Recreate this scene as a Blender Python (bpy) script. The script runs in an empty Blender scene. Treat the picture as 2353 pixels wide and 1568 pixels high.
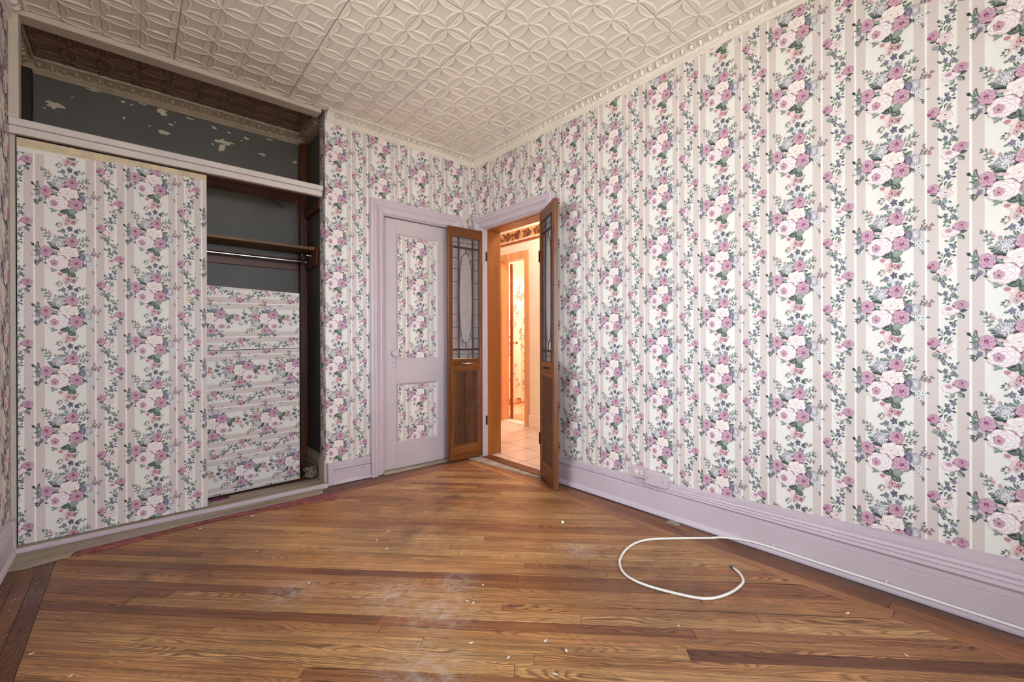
import bpy, math, random
import numpy as np
from mathutils import Vector, Matrix

S = bpy.context.scene
COL = S.collection
PI = math.pi

# ------------------------------------------------------------------ camera
CAM = (2.41922, 3.30335, 1.06521); YAW = 0.716143; PITCH = -0.001669; ROLL = -0.002177; FPX = 1000.895
def set_camera():
    F = Vector((-math.sin(YAW), -math.cos(YAW), 0)); R = Vector((-math.cos(YAW), math.sin(YAW), 0)); U = Vector((0, 0, 1))
    F2 = F*math.cos(PITCH)+U*math.sin(PITCH); U2 = U*math.cos(PITCH)-F*math.sin(PITCH)
    R3 = R*math.cos(ROLL)+U2*math.sin(ROLL); U3 = U2*math.cos(ROLL)-R*math.sin(ROLL)
    cd = bpy.data.cameras.new('camera'); cam = bpy.data.objects.new('camera', cd); COL.objects.link(cam)
    cd.sensor_fit = 'HORIZONTAL'; cd.sensor_width = 36; cd.lens = FPX/2353*36; cd.clip_start = 0.02; cd.clip_end = 200
    M = Matrix.Identity(4)
    for i in range(3):
        M[i][0] = R3[i]; M[i][1] = U3[i]; M[i][2] = -F2[i]; M[i][3] = CAM[i]
    cam.matrix_world = M
    S.camera = cam
set_camera()

# ------------------------------------------------------------------ sky and exposure
w = bpy.data.worlds.new('sky'); S.world = w; w.use_nodes = True
bg = w.node_tree.nodes['Background']; bg.inputs[0].default_value = (0.86, 0.92, 1.0, 1); bg.inputs[1].default_value = 13.5
S.view_settings.view_transform = 'Standard'; S.view_settings.look = 'None'; S.view_settings.gamma = 1; S.view_settings.exposure = -0.02
S.view_settings.use_curve_mapping = False
S.cycles.max_bounces = 10; S.cycles.diffuse_bounces = 6; S.cycles.glossy_bounces = 4; S.cycles.transparent_max_bounces = 16
S.cycles.sample_clamp_indirect = 8.0; S.cycles.caustics_reflective = False; S.cycles.caustics_refractive = False

RX = 2.888      # room width (left wall)
RY = 4.70      # room length (front wall, behind the camera)
H = 2.75       # ceiling
WIN = [('x', 0.90, 2.05, 0.72, 2.32), ('x', 3.25, 3.95, 0.85, 2.25)]   # left wall openings: the daylight window, then an unseen one added for fill
FILL_WINF = [(0.45, 2.45, 0.66, 2.42)]                                      # unseen window added behind the camera to light the back wall and closet
def portal(name, loc, rot, sx, sy):
    ld = bpy.data.lights.new(name, 'AREA'); ld.shape = 'RECTANGLE'; ld.size = sx; ld.size_y = sy; ld.cycles.is_portal = True
    o = bpy.data.objects.new(name, ld); o.location = loc; o.rotation_euler = rot; COL.objects.link(o)
for k, (ax, a, b, z0, z1) in enumerate(WIN):
    portal('window_portal', (RX+0.13, (a+b)/2, (z0+z1)/2), (0, PI/2, 0), z1-z0, b-a)

for (a, b, z0, z1) in FILL_WINF:
    portal('window_portal', ((a+b)/2, RY+0.13, (z0+z1)/2), (-PI/2, 0, 0), b-a, z1-z0)
# a high sun behind the house: it lights the ground outside, none of it comes in directly
sl = bpy.data.lights.new('sun', 'SUN'); sl.energy = 42.0; sl.angle = 0.01; sl.color = (1.0, 0.96, 0.90)
so = bpy.data.objects.new('sun', sl); so.rotation_euler = Vector((0.45, 0.35, -0.9)).to_track_quat('-Z', 'Y').to_euler(); COL.objects.link(so)

# ------------------------------------------------------------------ helpers
def lin(c):
    c = [x/255.0 for x in c[:3]]
    return tuple(x/12.92 if x <= 0.04045 else ((x+0.055)/1.055)**2.4 for x in c)

class MB:
    def __init__(s): s.v = []; s.f = []; s.sm = []; s.mi = []; s.c = None
    def add(s, vs, fs, smooth=False, mat=0):
        b = len(s.v); s.v += [tuple(p) for p in vs]
        for f in fs: s.f.append(tuple(b+i for i in f)); s.sm.append(smooth); s.mi.append(mat)
        return s
    def box(s, x0, x1, y0, y1, z0, z1, b=0.0, mat=0):
        if b <= 0:
            vs = [(x, y, z) for x in (x0, x1) for y in (y0, y1) for z in (z0, z1)]
            fs = [(0, 1, 3, 2), (4, 6, 7, 5), (0, 4, 5, 1), (2, 3, 7, 6), (0, 2, 6, 4), (1, 5, 7, 3)]
            return s.add(vs, fs, False, mat)
        lo = (x0, y0, z0); hi = (x1, y1, z1); vs = []; idx = {}
        for cx in (0, 1):
            for cy in (0, 1):
                for cz in (0, 1):
                    c = (cx, cy, cz)
                    for a in range(3):
                        p = []
                        for k in range(3):
                            e = hi[k] if c[k] else lo[k]
                            if k != a: e += -b if c[k] else b
                            p.append(e)
                        idx[(c, a)] = len(vs); vs.append(tuple(p))
        fs = []
        for a in range(3):
            o = [k for k in range(3) if k != a]
            for sd in (0, 1):
                q = []
                for (i, j) in ((0, 0), (1, 0), (1, 1), (0, 1)):
                    c = [0, 0, 0]; c[a] = sd; c[o[0]] = i; c[o[1]] = j; q.append(idx[(tuple(c), a)])
                fs.append(tuple(q))
        for a in range(3):
            o = [k for k in range(3) if k != a]
            for i in (0, 1):
                for j in (0, 1):
                    c0 = [0, 0, 0]; c0[o[0]] = i; c0[o[1]] = j; c1 = list(c0); c1[a] = 1
                    c0 = tuple(c0); c1 = tuple(c1)
                    fs.append((idx[(c0, o[0])], idx[(c0, o[1])], idx[(c1, o[1])], idx[(c1, o[0])]))
        for cx in (0, 1):
            for cy in (0, 1):
                for cz in (0, 1):
                    c = (cx, cy, cz); fs.append(tuple(idx[(c, a)] for a in range(3)))
        return s.add(vs, fs, False, mat)
    def prism(s, poly, z0, z1, cham=0.0, mat=0):
        n = len(poly); cx = sum(p[0] for p in poly)/n; cy = sum(p[1] for p in poly)/n
        rings = [[(x, y, z0) for x, y in poly]]
        if cham > 0:
            rings.append([(x, y, z1-cham) for x, y in poly])
            top = inset(poly, cham)
        else: top = poly
        rings.append([(x, y, z1) for x, y in top])
        vs = [p for r in rings for p in r]; fs = []
        for k in range(len(rings)-1):
            for i in range(n):
                j = (i+1) % n; fs.append((k*n+i, k*n+j, (k+1)*n+j, (k+1)*n+i))
        fs.append(tuple(range((len(rings)-1)*n, len(rings)*n))); fs.append(tuple(range(n-1, -1, -1)))
        return s.add(vs, fs, False, mat)
    def tube(s, pts, r, n=10, cap=True, mat=0):
        pts = [Vector(p) for p in pts]; m = len(pts); up = Vector((0, 0, 1)); vs = []; fs = []
        for i, p in enumerate(pts):
            t = (pts[min(i+1, m-1)]-pts[max(i-1, 0)]).normalized()
            if abs(t.dot(up)) > 0.95: u = Vector((1, 0, 0))
            else: u = up
            a = t.cross(u).normalized(); b = a.cross(t)
            rr = r[i] if isinstance(r, (list, tuple)) else r
            for k in range(n):
                th = 2*PI*k/n; vs.append(p+a*math.cos(th)*rr+b*math.sin(th)*rr)
        for i in range(m-1):
            for k in range(n):
                j = (k+1) % n; fs.append((i*n+k, i*n+j, (i+1)*n+j, (i+1)*n+k))
        s.add(vs, fs, True, mat)
        if cap:
            s.add(vs[:n], [tuple(range(n-1, -1, -1))], False, mat); s.add(vs[-n:], [tuple(range(n))], False, mat)
        return s
    def lathe(s, prof, org, axis, n=20, mat=0):
        ax = Vector(axis).normalized(); h = Vector((0, 0, 1)) if abs(ax.z) < 0.9 else Vector((1, 0, 0))
        a = ax.cross(h).normalized(); b = ax.cross(a); org = Vector(org); vs = []; fs = []
        for (r, t) in prof:
            for k in range(n):
                th = 2*PI*k/n; vs.append(org+ax*t+(a*math.cos(th)+b*math.sin(th))*r)
        for i in range(len(prof)-1):
            for k in range(n):
                j = (k+1) % n; fs.append((i*n+k, i*n+j, (i+1)*n+j, (i+1)*n+k))
        return s.add(vs, fs, True, mat)
    def sweep(s, prof, start, direc, inward, length, m0=0.0, m1=0.0, smooth=False, close=False, zs=None, mat=0):
        """profile of (p, z): p away from the wall along INWARD, z up; run along DIREC; ends mitred by m0, m1 times p"""
        st = Vector(start); d = Vector(direc); iw = Vector(inward); n = len(prof); vs = []
        for e in (0, 1):
            for (p, z) in prof:
                t = (m0*p) if e == 0 else (length-m1*p)
                zz = zs(z, e) if zs else z
                vs.append(st+d*t+iw*p+Vector((0, 0, zz)))
        fs = [(i, i+1, n+i+1, n+i) for i in range(n-1)]
        if close:
            fs.append((n-1, 0, n, 2*n-1)); fs.append(tuple(range(n-1, -1, -1))); fs.append(tuple(range(n, 2*n)))
        return s.add(vs, fs, smooth, mat)
    def build(s, name, mats, parent=None, colors=None):
        me = bpy.data.meshes.new(name); me.from_pydata([tuple(v) for v in s.v], [], s.f)
        if not isinstance(mats, (list, tuple)): mats = [mats]
        for m in mats: me.materials.append(m)
        me.polygons.foreach_set('use_smooth', s.sm)
        if len(mats) > 1: me.polygons.foreach_set('material_index', s.mi)
        me.update()
        fixnormals(me)
        return link(name, me, parent)

def fixnormals(me):
    import bmesh
    bm = bmesh.new(); bm.from_mesh(me); bmesh.ops.recalc_face_normals(bm, faces=bm.faces); bm.to_mesh(me); bm.free()

def link(name, me, parent=None):
    o = bpy.data.objects.new(name, me); COL.objects.link(o)
    if parent is not None: o.parent = parent
    return o
def empty(name, loc=(0, 0, 0), rz=0.0):
    o = bpy.data.objects.new(name, None); o.empty_display_size = 0.05; o.location = loc; o.rotation_euler = (0, 0, rz); COL.objects.link(o); return o
def tag(o, label=None, cat=None, group=None, kind=None):
    if label: o['label'] = label
    if cat: o['category'] = cat
    if group: o['group'] = group
    if kind: o['kind'] = kind
    return o
def struct(o, label=None):
    o['kind'] = 'structure'
    if label: o['label'] = label
    return o
def inset(poly, d):
    n = len(poly); out = []
    A = sum(poly[i][0]*poly[(i+1) % n][1]-poly[(i+1) % n][0]*poly[i][1] for i in range(n))
    sg = 1 if A > 0 else -1
    for i in range(n):
        p0 = Vector(poly[i-1]); p1 = Vector(poly[i]); p2 = Vector(poly[(i+1) % n])
        e1 = (p1-p0).normalized(); e2 = (p2-p1).normalized()
        n1 = Vector((-e1.y, e1.x))*sg; n2 = Vector((-e2.y, e2.x))*sg
        k = 1+n1.dot(n2); q = p1+(n1+n2)*(d/max(k, 0.35)); out.append((q.x, q.y))
    return out
def clip_poly(poly, planes):
    """keep a*x+b*y<=c"""
    for (a, b, c) in planes:
        out = []
        for i in range(len(poly)):
            p = poly[i]; q = poly[(i+1) % len(poly)]
            dp = a*p[0]+b*p[1]-c; dq = a*q[0]+b*q[1]-c
            if dp <= 0: out.append(p)
            if dp*dq < 0:
                t = dp/(dp-dq); out.append(tuple(p[k]+t*(q[k]-p[k]) for k in range(len(p))))
        poly = out
        if len(poly) < 3: return []
    return poly
def catmull(pts, k=6):
    out = []; n = len(pts); P = [Vector(p) for p in pts]
    for i in range(n-1):
        p0 = P[max(i-1, 0)]; p1 = P[i]; p2 = P[i+1]; p3 = P[min(i+2, n-1)]
        for j in range(k):
            t = j/k
            out.append(0.5*((2*p1)+(p2-p0)*t+(2*p0-5*p1+4*p2-p3)*t*t+(3*p1-p0-3*p2+p3)*t**3))
    out.append(P[-1]); return out

# ------------------------------------------------------------------ materials
class NT:
    def __init__(s, name):
        s.m = bpy.data.materials.new(name); s.m.use_nodes = True; s.t = s.m.node_tree; s.n = s.t.nodes
        s.b = s.n['Principled BSDF']
    def node(s, typ, **kw):
        n = s.n.new(typ)
        for k, v in kw.items():
            if k.startswith('i_'): n.inputs[k[2:].replace('_', ' ')].default_value = v
            else: setattr(n, k, v)
        return n
    def link(s, a, b): s.t.links.new(a, b)
    def ramp(s, fac, stops, interp='LINEAR'):
        r = s.n.new('ShaderNodeValToRGB'); r.color_ramp.interpolation = interp
        while len(r.color_ramp.elements) > 1: r.color_ramp.elements.remove(r.color_ramp.elements[-1])
        for i, (p, c) in enumerate(stops):
            e = r.color_ramp.elements[0] if i == 0 else r.color_ramp.elements.new(p)
            e.position = p; e.color = tuple(c)+(1,) if len(c) == 3 else c
        s.link(fac, r.inputs[0]); return r.outputs[0]
    def mix(s, fac, a, b, mode='MIX'):
        m = s.n.new('ShaderNodeMix'); m.data_type = 'RGBA'; m.blend_type = mode
        for k, v in ((0, fac), (6, a), (7, b)):
            if hasattr(v, 'is_linked') or hasattr(v, 'links'): s.link(v, m.inputs[k])
            else: m.inputs[k].default_value = v if k == 0 else (tuple(v)+(1,))[:4]
        return m.outputs[2]
    def math(s, op, a, b=0.0, clamp=False):
        m = s.n.new('ShaderNodeMath'); m.operation = op; m.use_clamp = clamp
        for k, v in ((0, a), (1, b)):
            if hasattr(v, 'links'): s.link(v, m.inputs[k])
            else: m.inputs[k].default_value = v
        return m.outputs[0]
    def pos(s): return s.n.new('ShaderNodeNewGeometry').outputs['Position']
    def obj(s): return s.n.new('ShaderNodeTexCoord').outputs['Object']
    def map(s, v, scale=(1, 1, 1), loc=(0, 0, 0), rot=(0, 0, 0)):
        m = s.n.new('ShaderNodeMapping'); m.inputs['Scale'].default_value = scale; m.inputs['Location'].default_value = loc; m.inputs['Rotation'].default_value = rot
        s.link(v, m.inputs['Vector']); return m.outputs[0]
    def noise(s, v, scale=5, detail=3, rough=0.5, dist=0.0, out=0):
        n = s.n.new('ShaderNodeTexNoise'); n.inputs['Scale'].default_value = scale; n.inputs['Detail'].default_value = detail
        n.inputs['Roughness'].default_value = rough; n.inputs['Distortion'].default_value = dist
        s.link(v, n.inputs['Vector']); return n.outputs[out]
    def out(s, color=None, rough=None, bump=None, bstr=0.2, bdist=0.002, spec=None, metal=None):
        if color is not None:
            if hasattr(color, 'links'): s.link(color, s.b.inputs['Base Color'])
            else: s.b.inputs['Base Color'].default_value = tuple(color)+(1,)
        if rough is not None:
            if hasattr(rough, 'links'): s.link(rough, s.b.inputs['Roughness'])
            else: s.b.inputs['Roughness'].default_value = rough
        if spec is not None: s.b.inputs['Specular IOR Level'].default_value = spec
        if metal is not None: s.b.inputs['Metallic'].default_value = metal
        if bump is not None:
            b = s.n.new('ShaderNodeBump'); b.inputs['Strength'].default_value = bstr; b.inputs['Distance'].default_value = bdist
            s.link(bump, b.inputs['Height']); s.link(b.outputs[0], s.b.inputs['Normal'])
        return s.m

def mat_plain(name, c, rough=0.5, var=0.08, scale=6, spec=0.4, metal=0.0, bump=0.0):
    t = NT(name); p = t.pos(); n = t.noise(p, scale, 4, 0.6)
    a = lin(c); lo = tuple(x*(1-var*1.6) for x in a); hi = tuple(min(1, x*(1+var)) for x in a)
    col = t.ramp(n, [(0.3, lo), (0.7, hi)])
    return t.out(col, rough, t.noise(p, scale*30, 2) if bump else None, bump, 0.001, spec, metal)

def mat_paint(name, c, dirt=(120, 100, 92), amount=0.5, rough=0.42):
    t = NT(name); p = t.pos()
    n = t.noise(p, 3.0, 5, 0.65); n2 = t.noise(p, 55, 4, 0.7); a = lin(c)
    col = t.ramp(n, [(0.25, tuple(x*0.93 for x in a)), (0.75, tuple(min(1, x*1.04) for x in a))])
    spots = t.ramp(n2, [(0.70, (0, 0, 0)), (0.80, (1, 1, 1))])
    m = t.math('MULTIPLY', spots, t.math('MULTIPLY', t.ramp(t.noise(p, 2.2, 3), [(0.45, (0, 0, 0)), (0.7, (1, 1, 1))]), amount))
    col = t.mix(m, col, lin(dirt))
    return t.out(col, rough, t.noise(t.map(p, (1, 1, 1)), 120, 2), 0.08, 0.001, 0.4)

def mat_wood(name, dark, mid, light, axis='z', scale=1.0, rough=0.4, wear=0.0, ring=0.5):
    """long grain along AXIS in object space"""
    t = NT(name); o = t.obj()
    rnd = t.n.new('ShaderNodeObjectInfo').outputs['Random']
    add = t.n.new('ShaderNodeVectorMath'); add.operation = 'ADD'; t.link(o, add.inputs[0])
    cmb = t.n.new('ShaderNodeCombineXYZ'); k = t.math('MULTIPLY', rnd, 37.0)
    for i in range(3): t.link(k, cmb.inputs[i])
    t.link(cmb.outputs[0], add.inputs[1]); v = add.outputs[0]
    lo, hi = 1.6*scale, 26.0*scale
    sc = {'x': (lo, hi, hi), 'y': (hi, lo, hi), 'z': (hi, hi, lo)}[axis]
    g = t.noise(t.map(v, sc), 1.0, 6, 0.62, 0.8)
    sc2 = tuple(x*0.35 for x in sc); g2 = t.noise(t.map(v, sc2), 1.0, 3, 0.5, 1.4)
    f = t.noise(t.map(v, tuple(x*7 for x in sc)), 1.0, 2, 0.5)
    base = t.ramp(g, [(0.28, lin(dark)), (0.5, lin(mid)), (0.75, lin(light))])
    base = t.mix(t.math('MULTIPLY', t.ramp(g2, [(0.35, (0, 0, 0)), (0.7, (1, 1, 1))]), ring), base, lin(dark))
    base = t.mix(t.math('MULTIPLY', t.ramp(f, [(0.55, (0, 0, 0)), (0.75, (1, 1, 1))]), 0.25), base, tuple(x*0.5 for x in lin(dark)))
    if wear:
        p = t.pos(); dn = t.ramp(t.noise(p, 7, 5, 0.7), [(0.5, (0, 0, 0)), (0.72, (1, 1, 1))])
        base = t.mix(t.math('MULTIPLY', dn, wear), base, lin((138, 128, 116)))
    return t.out(base, rough, g, 0.10, 0.001, 0.45)

M = {}
def wallpaper_mat():
    t = NT('wallpaper_print'); a = t.n.new('ShaderNodeAttribute'); a.attribute_name = 'Col'
    p = t.pos(); n = t.noise(p, 1.3, 4, 0.6)
    col = t.mix(t.ramp(n, [(0.4, (0, 0, 0)), (0.85, (0.35, 0.35, 0.35))]), a.outputs['Color'], (0.90, 0.85, 0.77), 'MULTIPLY')
    return t.out(col, 0.52, t.noise(p, 260, 2), 0.05, 0.0006, 0.3)
M['paper'] = wallpaper_mat()
M['lav'] = mat_paint('lavender_paint', (203, 189, 197), amount=0.7)
M['lavdirty'] = mat_paint('lavender_paint_soiled', (196, 184, 190), (96, 82, 78), 0.9)
M['doorlav'] = mat_paint('door_paint', (197, 185, 189), amount=0.25)
M['beam'] = mat_paint('old_cream_paint', (203, 192, 176), (120, 105, 85), 0.9)
M['rail'] = mat_paint('old_white_paint', (214, 205, 200), (110, 100, 90), 0.8)
M['tin'] = mat_plain('pressed_tin_paint', (231, 223, 212), 0.42, 0.035, 1.6, 0.4)
M['tinbrown'] = mat_plain('brown_tin_paint', (128, 100, 82), 0.4, 0.06, 1.6, 0.45)
M['cornice'] = mat_plain('cornice_paint', (232, 224, 213), 0.45, 0.04, 4)
M['cornice2'] = mat_plain('aged_cornice_paint', (168, 147, 124), 0.5, 0.08, 9)
M['plaster'] = mat_plain('plaster', (215, 205, 195), 0.8, 0.05, 3)
M['grey'] = mat_plain('grey_closet_paint', (92, 88, 83), 0.5, 0.10, 1.7)
M['patch'] = mat_plain('bare_plaster', (206, 192, 168), 0.85, 0.12, 14)
M['closetwood'] = mat_wood('stained_closet_wood', (52, 24, 12), (104, 52, 26), (132, 72, 38), 'x', 0.7, 0.45)
M['darkpost'] = mat_wood('dark_post_wood', (18, 12, 9), (34, 22, 16), (48, 32, 22), 'z', 0.7, 0.5)
M['closetwoodz'] = mat_wood('stained_post_wood', (48, 22, 12), (96, 46, 22), (122, 62, 32), 'z', 0.7, 0.4)
M['shelf'] = mat_wood('worn_shelf_wood', (78, 56, 38), (124, 92, 62), (158, 120, 82), 'x', 0.7, 0.6, 0.4)
M['leafwood'] = mat_wood('door_leaf_wood', (76, 40, 16), (120, 70, 30), (150, 94, 44), 'z', 0.8, 0.33, 0, 0.45)
M['leafrail'] = mat_wood('door_rail_wood', (80, 43, 18), (118, 70, 30), (146, 92, 44), 'x', 0.8, 0.33, 0, 0.4)
M['leafpanel'] = mat_wood('door_panel_wood', (52, 30, 15), (82, 50, 27), (108, 72, 40), 'z', 0.7, 0.4, 0.12, 0.6)
M['jamb'] = mat_wood('honey_jamb_wood', (132, 76, 26), (156, 92, 34), (172, 106, 44), 'z', 0.5, 0.35, 0, 0.3)
M['hallwood'] = mat_wood('pale_hall_trim', (196, 140, 92), (216, 164, 116), (228, 180, 132), 'z', 0.5, 0.4, 0, 0.3)
M['bathdoor'] = mat_wood('orange_bath_door', (120, 56, 24), (160, 80, 36), (180, 98, 48), 'z', 0.6, 0.4)
M['strip'] = mat_wood('dusty_bare_wood', (134, 121, 104), (172, 159, 141), (198, 188, 172), 'x', 0.8, 0.8, 0.5)
M['pink'] = mat_plain('flaking_red_paint', (146, 84, 84), 0.75, 0.35, 26)
M['chrome'] = mat_plain('chrome', (205, 205, 205), 0.18, 0.02, 3, 0.5, 1.0)
M['brass'] = mat_plain('aged_brass', (196, 168, 110), 0.3, 0.08, 20, 0.5, 1.0)
M['iron'] = mat_plain('dark_iron', (46, 40, 40), 0.45, 0.1, 20, 0.5, 0.6)
M['came'] = mat_plain('lead_came', (62, 40, 40), 0.45, 0.1, 20, 0.5, 0.2)
M['cable'] = mat_plain('white_plastic', (236, 233, 225), 0.35, 0.02, 8)
M['black'] = mat_plain('black_rubber', (24, 24, 24), 0.5, 0.1, 8)
M['under'] = mat_plain('dark_subfloor', (38, 24, 18), 0.9, 0.2, 10)
M['dust'] = mat_plain('dust_fluff', (150, 142, 130), 0.95, 0.2, 60)
M['flake'] = mat_plain('white_paint_flake', (236, 231, 222), 0.7, 0.05, 40)
M['hallpaint'] = mat_plain('cream_hall_paint', (244, 230, 214), 0.6, 0.03, 2)
M['peach'] = mat_plain('peach_bath_paint', (240, 196, 168), 0.6, 0.03, 2)
M['tile'] = mat_plain('beige_tile', (222, 198, 180), 0.28, 0.07, 5)
M['grout'] = mat_plain('grout', (112, 90, 76), 0.9, 0.1, 20)
M['curtain'] = mat_plain('shower_curtain_cloth', (246, 226, 206), 0.8, 0.04, 2)
M['mosaic'] = mat_plain('bath_mosaic', (206, 160, 120), 0.5, 0.1, 8)
M['tub'] = mat_plain('tub_enamel', (232, 200, 178), 0.25, 0.02, 3)
M['ground'] = mat_plain('outside_ground', (176, 172, 164), 0.9, 0.1, 0.5)
M['purple'] = mat_plain('purple_cloth', (110, 30, 84), 0.9, 0.15, 30)
M['wplain'] = mat_plain('window_paint', (232, 226, 222), 0.4, 0.03, 4)

def glass_mat(name, tint, frost):
    t = NT(name); t.n.remove(t.b); o = t.n['Material Output']
    tr = t.n.new('ShaderNodeBsdfTransparent'); tr.inputs[0].default_value = tuple(tint)+(1,)
    gl = t.n.new('ShaderNodeBsdfGlossy'); gl.inputs['Roughness'].default_value = 0.04 if not frost else 0.25
    fr = t.n.new('ShaderNodeFresnel'); fr.inputs[0].default_value = 1.5 if name == 'window_glass' else 1.22
    mx = t.n.new('ShaderNodeMixShader'); t.link(fr.outputs[0], mx.inputs[0]); t.link(tr.outputs[0], mx.inputs[1]); t.link(gl.outputs[0], mx.inputs[2])
    res = mx.outputs[0]
    if frost:
        df = t.n.new('ShaderNodeBsdfDiffuse'); df.inputs[0].default_value = (0.72, 0.72, 0.70, 1)
        tl = t.n.new('ShaderNodeBsdfTranslucent'); tl.inputs[0].default_value = (0.8, 0.8, 0.78, 1)
        m1 = t.n.new('ShaderNodeMixShader'); m1.inputs[0].default_value = 0.5; t.link(df.outputs[0], m1.inputs[1]); t.link(tl.outputs[0], m1.inputs[2])
        m2 = t.n.new('ShaderNodeMixShader')
        n = t.noise(t.obj(), 90, 3, 0.6); t.link(t.ramp(n, [(0.3, (frost*0.7,)*3), (0.75, (min(1, frost*1.25),)*3)]), m2.inputs[0])
        t.link(res, m2.inputs[1]); t.link(m1.outputs[0], m2.inputs[2]); res = m2.outputs[0]
    t.link(res, o.inputs['Surface']); return t.m
M['glass'] = glass_mat('leaded_glass', (0.97, 0.97, 0.97), 0.16)
M['frost'] = glass_mat('frosted_glass', (0.95, 0.96, 0.95), 0.5)
M['wglass'] = glass_mat('window_glass', (0.97, 0.98, 0.98), 0)

def plank_mat():
    t = NT('oak_strip_floor'); o = t.obj(); info = t.n.new('ShaderNodeObjectInfo'); rnd = info.outputs['Random']
    tint = t.n.new('ShaderNodeAttribute'); tint.attribute_type = 'OBJECT'; tint.attribute_name = 'tint'
    k = t.math('MULTIPLY', rnd, 53.0); cmb = t.n.new('ShaderNodeCombineXYZ')
    for i in range(3): t.link(k, cmb.inputs[i])
    add = t.n.new('ShaderNodeVectorMath'); add.operation = 'ADD'; t.link(o, add.inputs[0]); t.link(cmb.outputs[0], add.inputs[1]); v = add.outputs[0]
    # cathedral figure: bands across the board bent by a slow noise along it
    warp = t.noise(t.map(v, (1.7, 9.0, 1)), 1.0, 2, 0.5)
    sx = t.n.new('ShaderNodeSeparateXYZ'); t.link(v, sx.inputs[0])
    yb = t.math('ADD', t.math('MULTIPLY', sx.outputs[1], 118.0), t.math('MULTIPLY', warp, 22.0))
    band = t.math('FRACT', yb)
    line = t.ramp(band, [(0.0, (0.15,)*3), (0.22, (1,)*3), (0.60, (0.85,)*3), (0.88, (0.20,)*3), (1.0, (0.15,)*3)])
    lf = t.noise(t.map(v, (3.0, 120, 1)), 1.0, 5, 0.65)
    pore = t.noise(t.map(v, (26, 620, 1)), 1.0, 2, 0.6)
    c1 = t.ramp(tint.outputs['Fac'], [(0.0, lin((136, 84, 54))), (0.25, lin((182, 119, 73))), (0.6, lin((216, 156, 98))), (1.0, lin((238, 186, 124)))])
    d1 = t.ramp(tint.outputs['Fac'], [(0.0, lin((60, 34, 22))), (0.5, lin((76, 46, 27))), (1.0, lin((92, 58, 33)))])
    amt = t.ramp(t.noise(t.map(v, (0.9, 5, 1)), 1.0, 1), [(0.35, (0.35,)*3), (0.6, (1.0,)*3)])
    g = t.math('MULTIPLY', t.math('SUBTRACT', 1.0, line), amt)
    col = t.mix(g, c1, d1)
    col = t.mix(t.math('MULTIPLY', t.ramp(lf, [(0.42, (0,)*3), (0.60, (1,)*3)]), 0.55), col, d1)
    col = t.mix(t.math('MULTIPLY', t.ramp(pore, [(0.60, (0,)*3), (0.72, (1,)*3)]), 0.40), col, lin((70, 40, 26)))
    p = t.pos()
    # age: darker old finish in places, grey water marks, white dust where plaster was walked in
    fin = t.ramp(t.noise(p, 1.6, 4, 0.6), [(0.40, (0,)*3), (0.66, (1,)*3)])
    col = t.mix(t.math('MULTIPLY', fin, 0.40), col, lin((100, 52, 28)))
    gm = t.ramp(t.noise(t.map(p, (9, 9, 1), (3, 7, 0)), 1.0, 4, 0.65), [(0.60, (0,)*3), (0.74, (1,)*3)])
    col = t.mix(t.math('MULTIPLY', gm, 0.5), col, lin((96, 80, 72)))
    wk = None
    def spot(x, y, r):
        d = t.n.new('ShaderNodeVectorMath'); d.operation = 'DISTANCE'; t.link(p, d.inputs[0]); d.inputs[1].default_value = (x, y, 0)
        return t.math('SUBTRACT', 1.0, t.math('DIVIDE', d.outputs['Value'], r), True)
    for q in ((0.85, 0.85, 0.75), (0.62, 2.25, 0.55), (1.25, 1.10, 0.5), (2.35, 0.75, 0.5)):      # worn, soiled tracks
        sp = spot(*q); wk = sp if wk is None else t.math('MAXIMUM', wk, sp)
    wn = t.ramp(t.noise(t.map(p, (1, 1, 1), (5, 2, 0)), 5.5, 6, 0.7), [(0.38, (0,)*3), (0.66, (1,)*3)])
    col = t.mix(t.math('MULTIPLY', t.math('MULTIPLY', wk, wn), 0.95, True), col, lin((84, 60, 46)))
    ms = None
    for q in ((1.52, 1.83, 0.20), (1.60, 1.60, 0.16), (1.92, 1.30, 0.16), (1.72, 2.06, 0.22), (0.72, 1.85, 0.12), (1.35, 1.70, 0.12)):
        sp = spot(*q); ms = sp if ms is None else t.math('MAXIMUM', ms, sp)
    dn = t.ramp(t.noise(p, 26, 6, 0.75), [(0.42, (0,)*3), (0.70, (1,)*3)])
    col = t.mix(t.math('MULTIPLY', t.math('MULTIPLY', ms, dn), 0.75), col, lin((212, 204, 198)))
    sp = t.ramp(t.noise(p, 170, 2, 0.5), [(0.735, (0,)*3), (0.75, (1,)*3)])
    col = t.mix(t.math('MULTIPLY', sp, 0.5), col, lin((214, 204, 192)))
    # dirt against the skirting
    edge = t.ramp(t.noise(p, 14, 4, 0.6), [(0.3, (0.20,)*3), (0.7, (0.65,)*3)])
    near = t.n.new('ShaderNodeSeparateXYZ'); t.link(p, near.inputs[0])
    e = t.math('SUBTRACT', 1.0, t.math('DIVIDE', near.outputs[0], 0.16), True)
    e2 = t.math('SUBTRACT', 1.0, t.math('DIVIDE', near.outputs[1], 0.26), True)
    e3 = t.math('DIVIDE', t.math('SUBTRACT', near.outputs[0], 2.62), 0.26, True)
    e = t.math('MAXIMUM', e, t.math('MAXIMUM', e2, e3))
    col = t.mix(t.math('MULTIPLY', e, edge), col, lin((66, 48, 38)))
    rough = t.ramp(t.noise(p, 4, 4, 0.6), [(0.3, (0.28,)*3), (0.7, (0.50,)*3)])
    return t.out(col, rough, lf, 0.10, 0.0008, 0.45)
M['plank'] = plank_mat()

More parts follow.
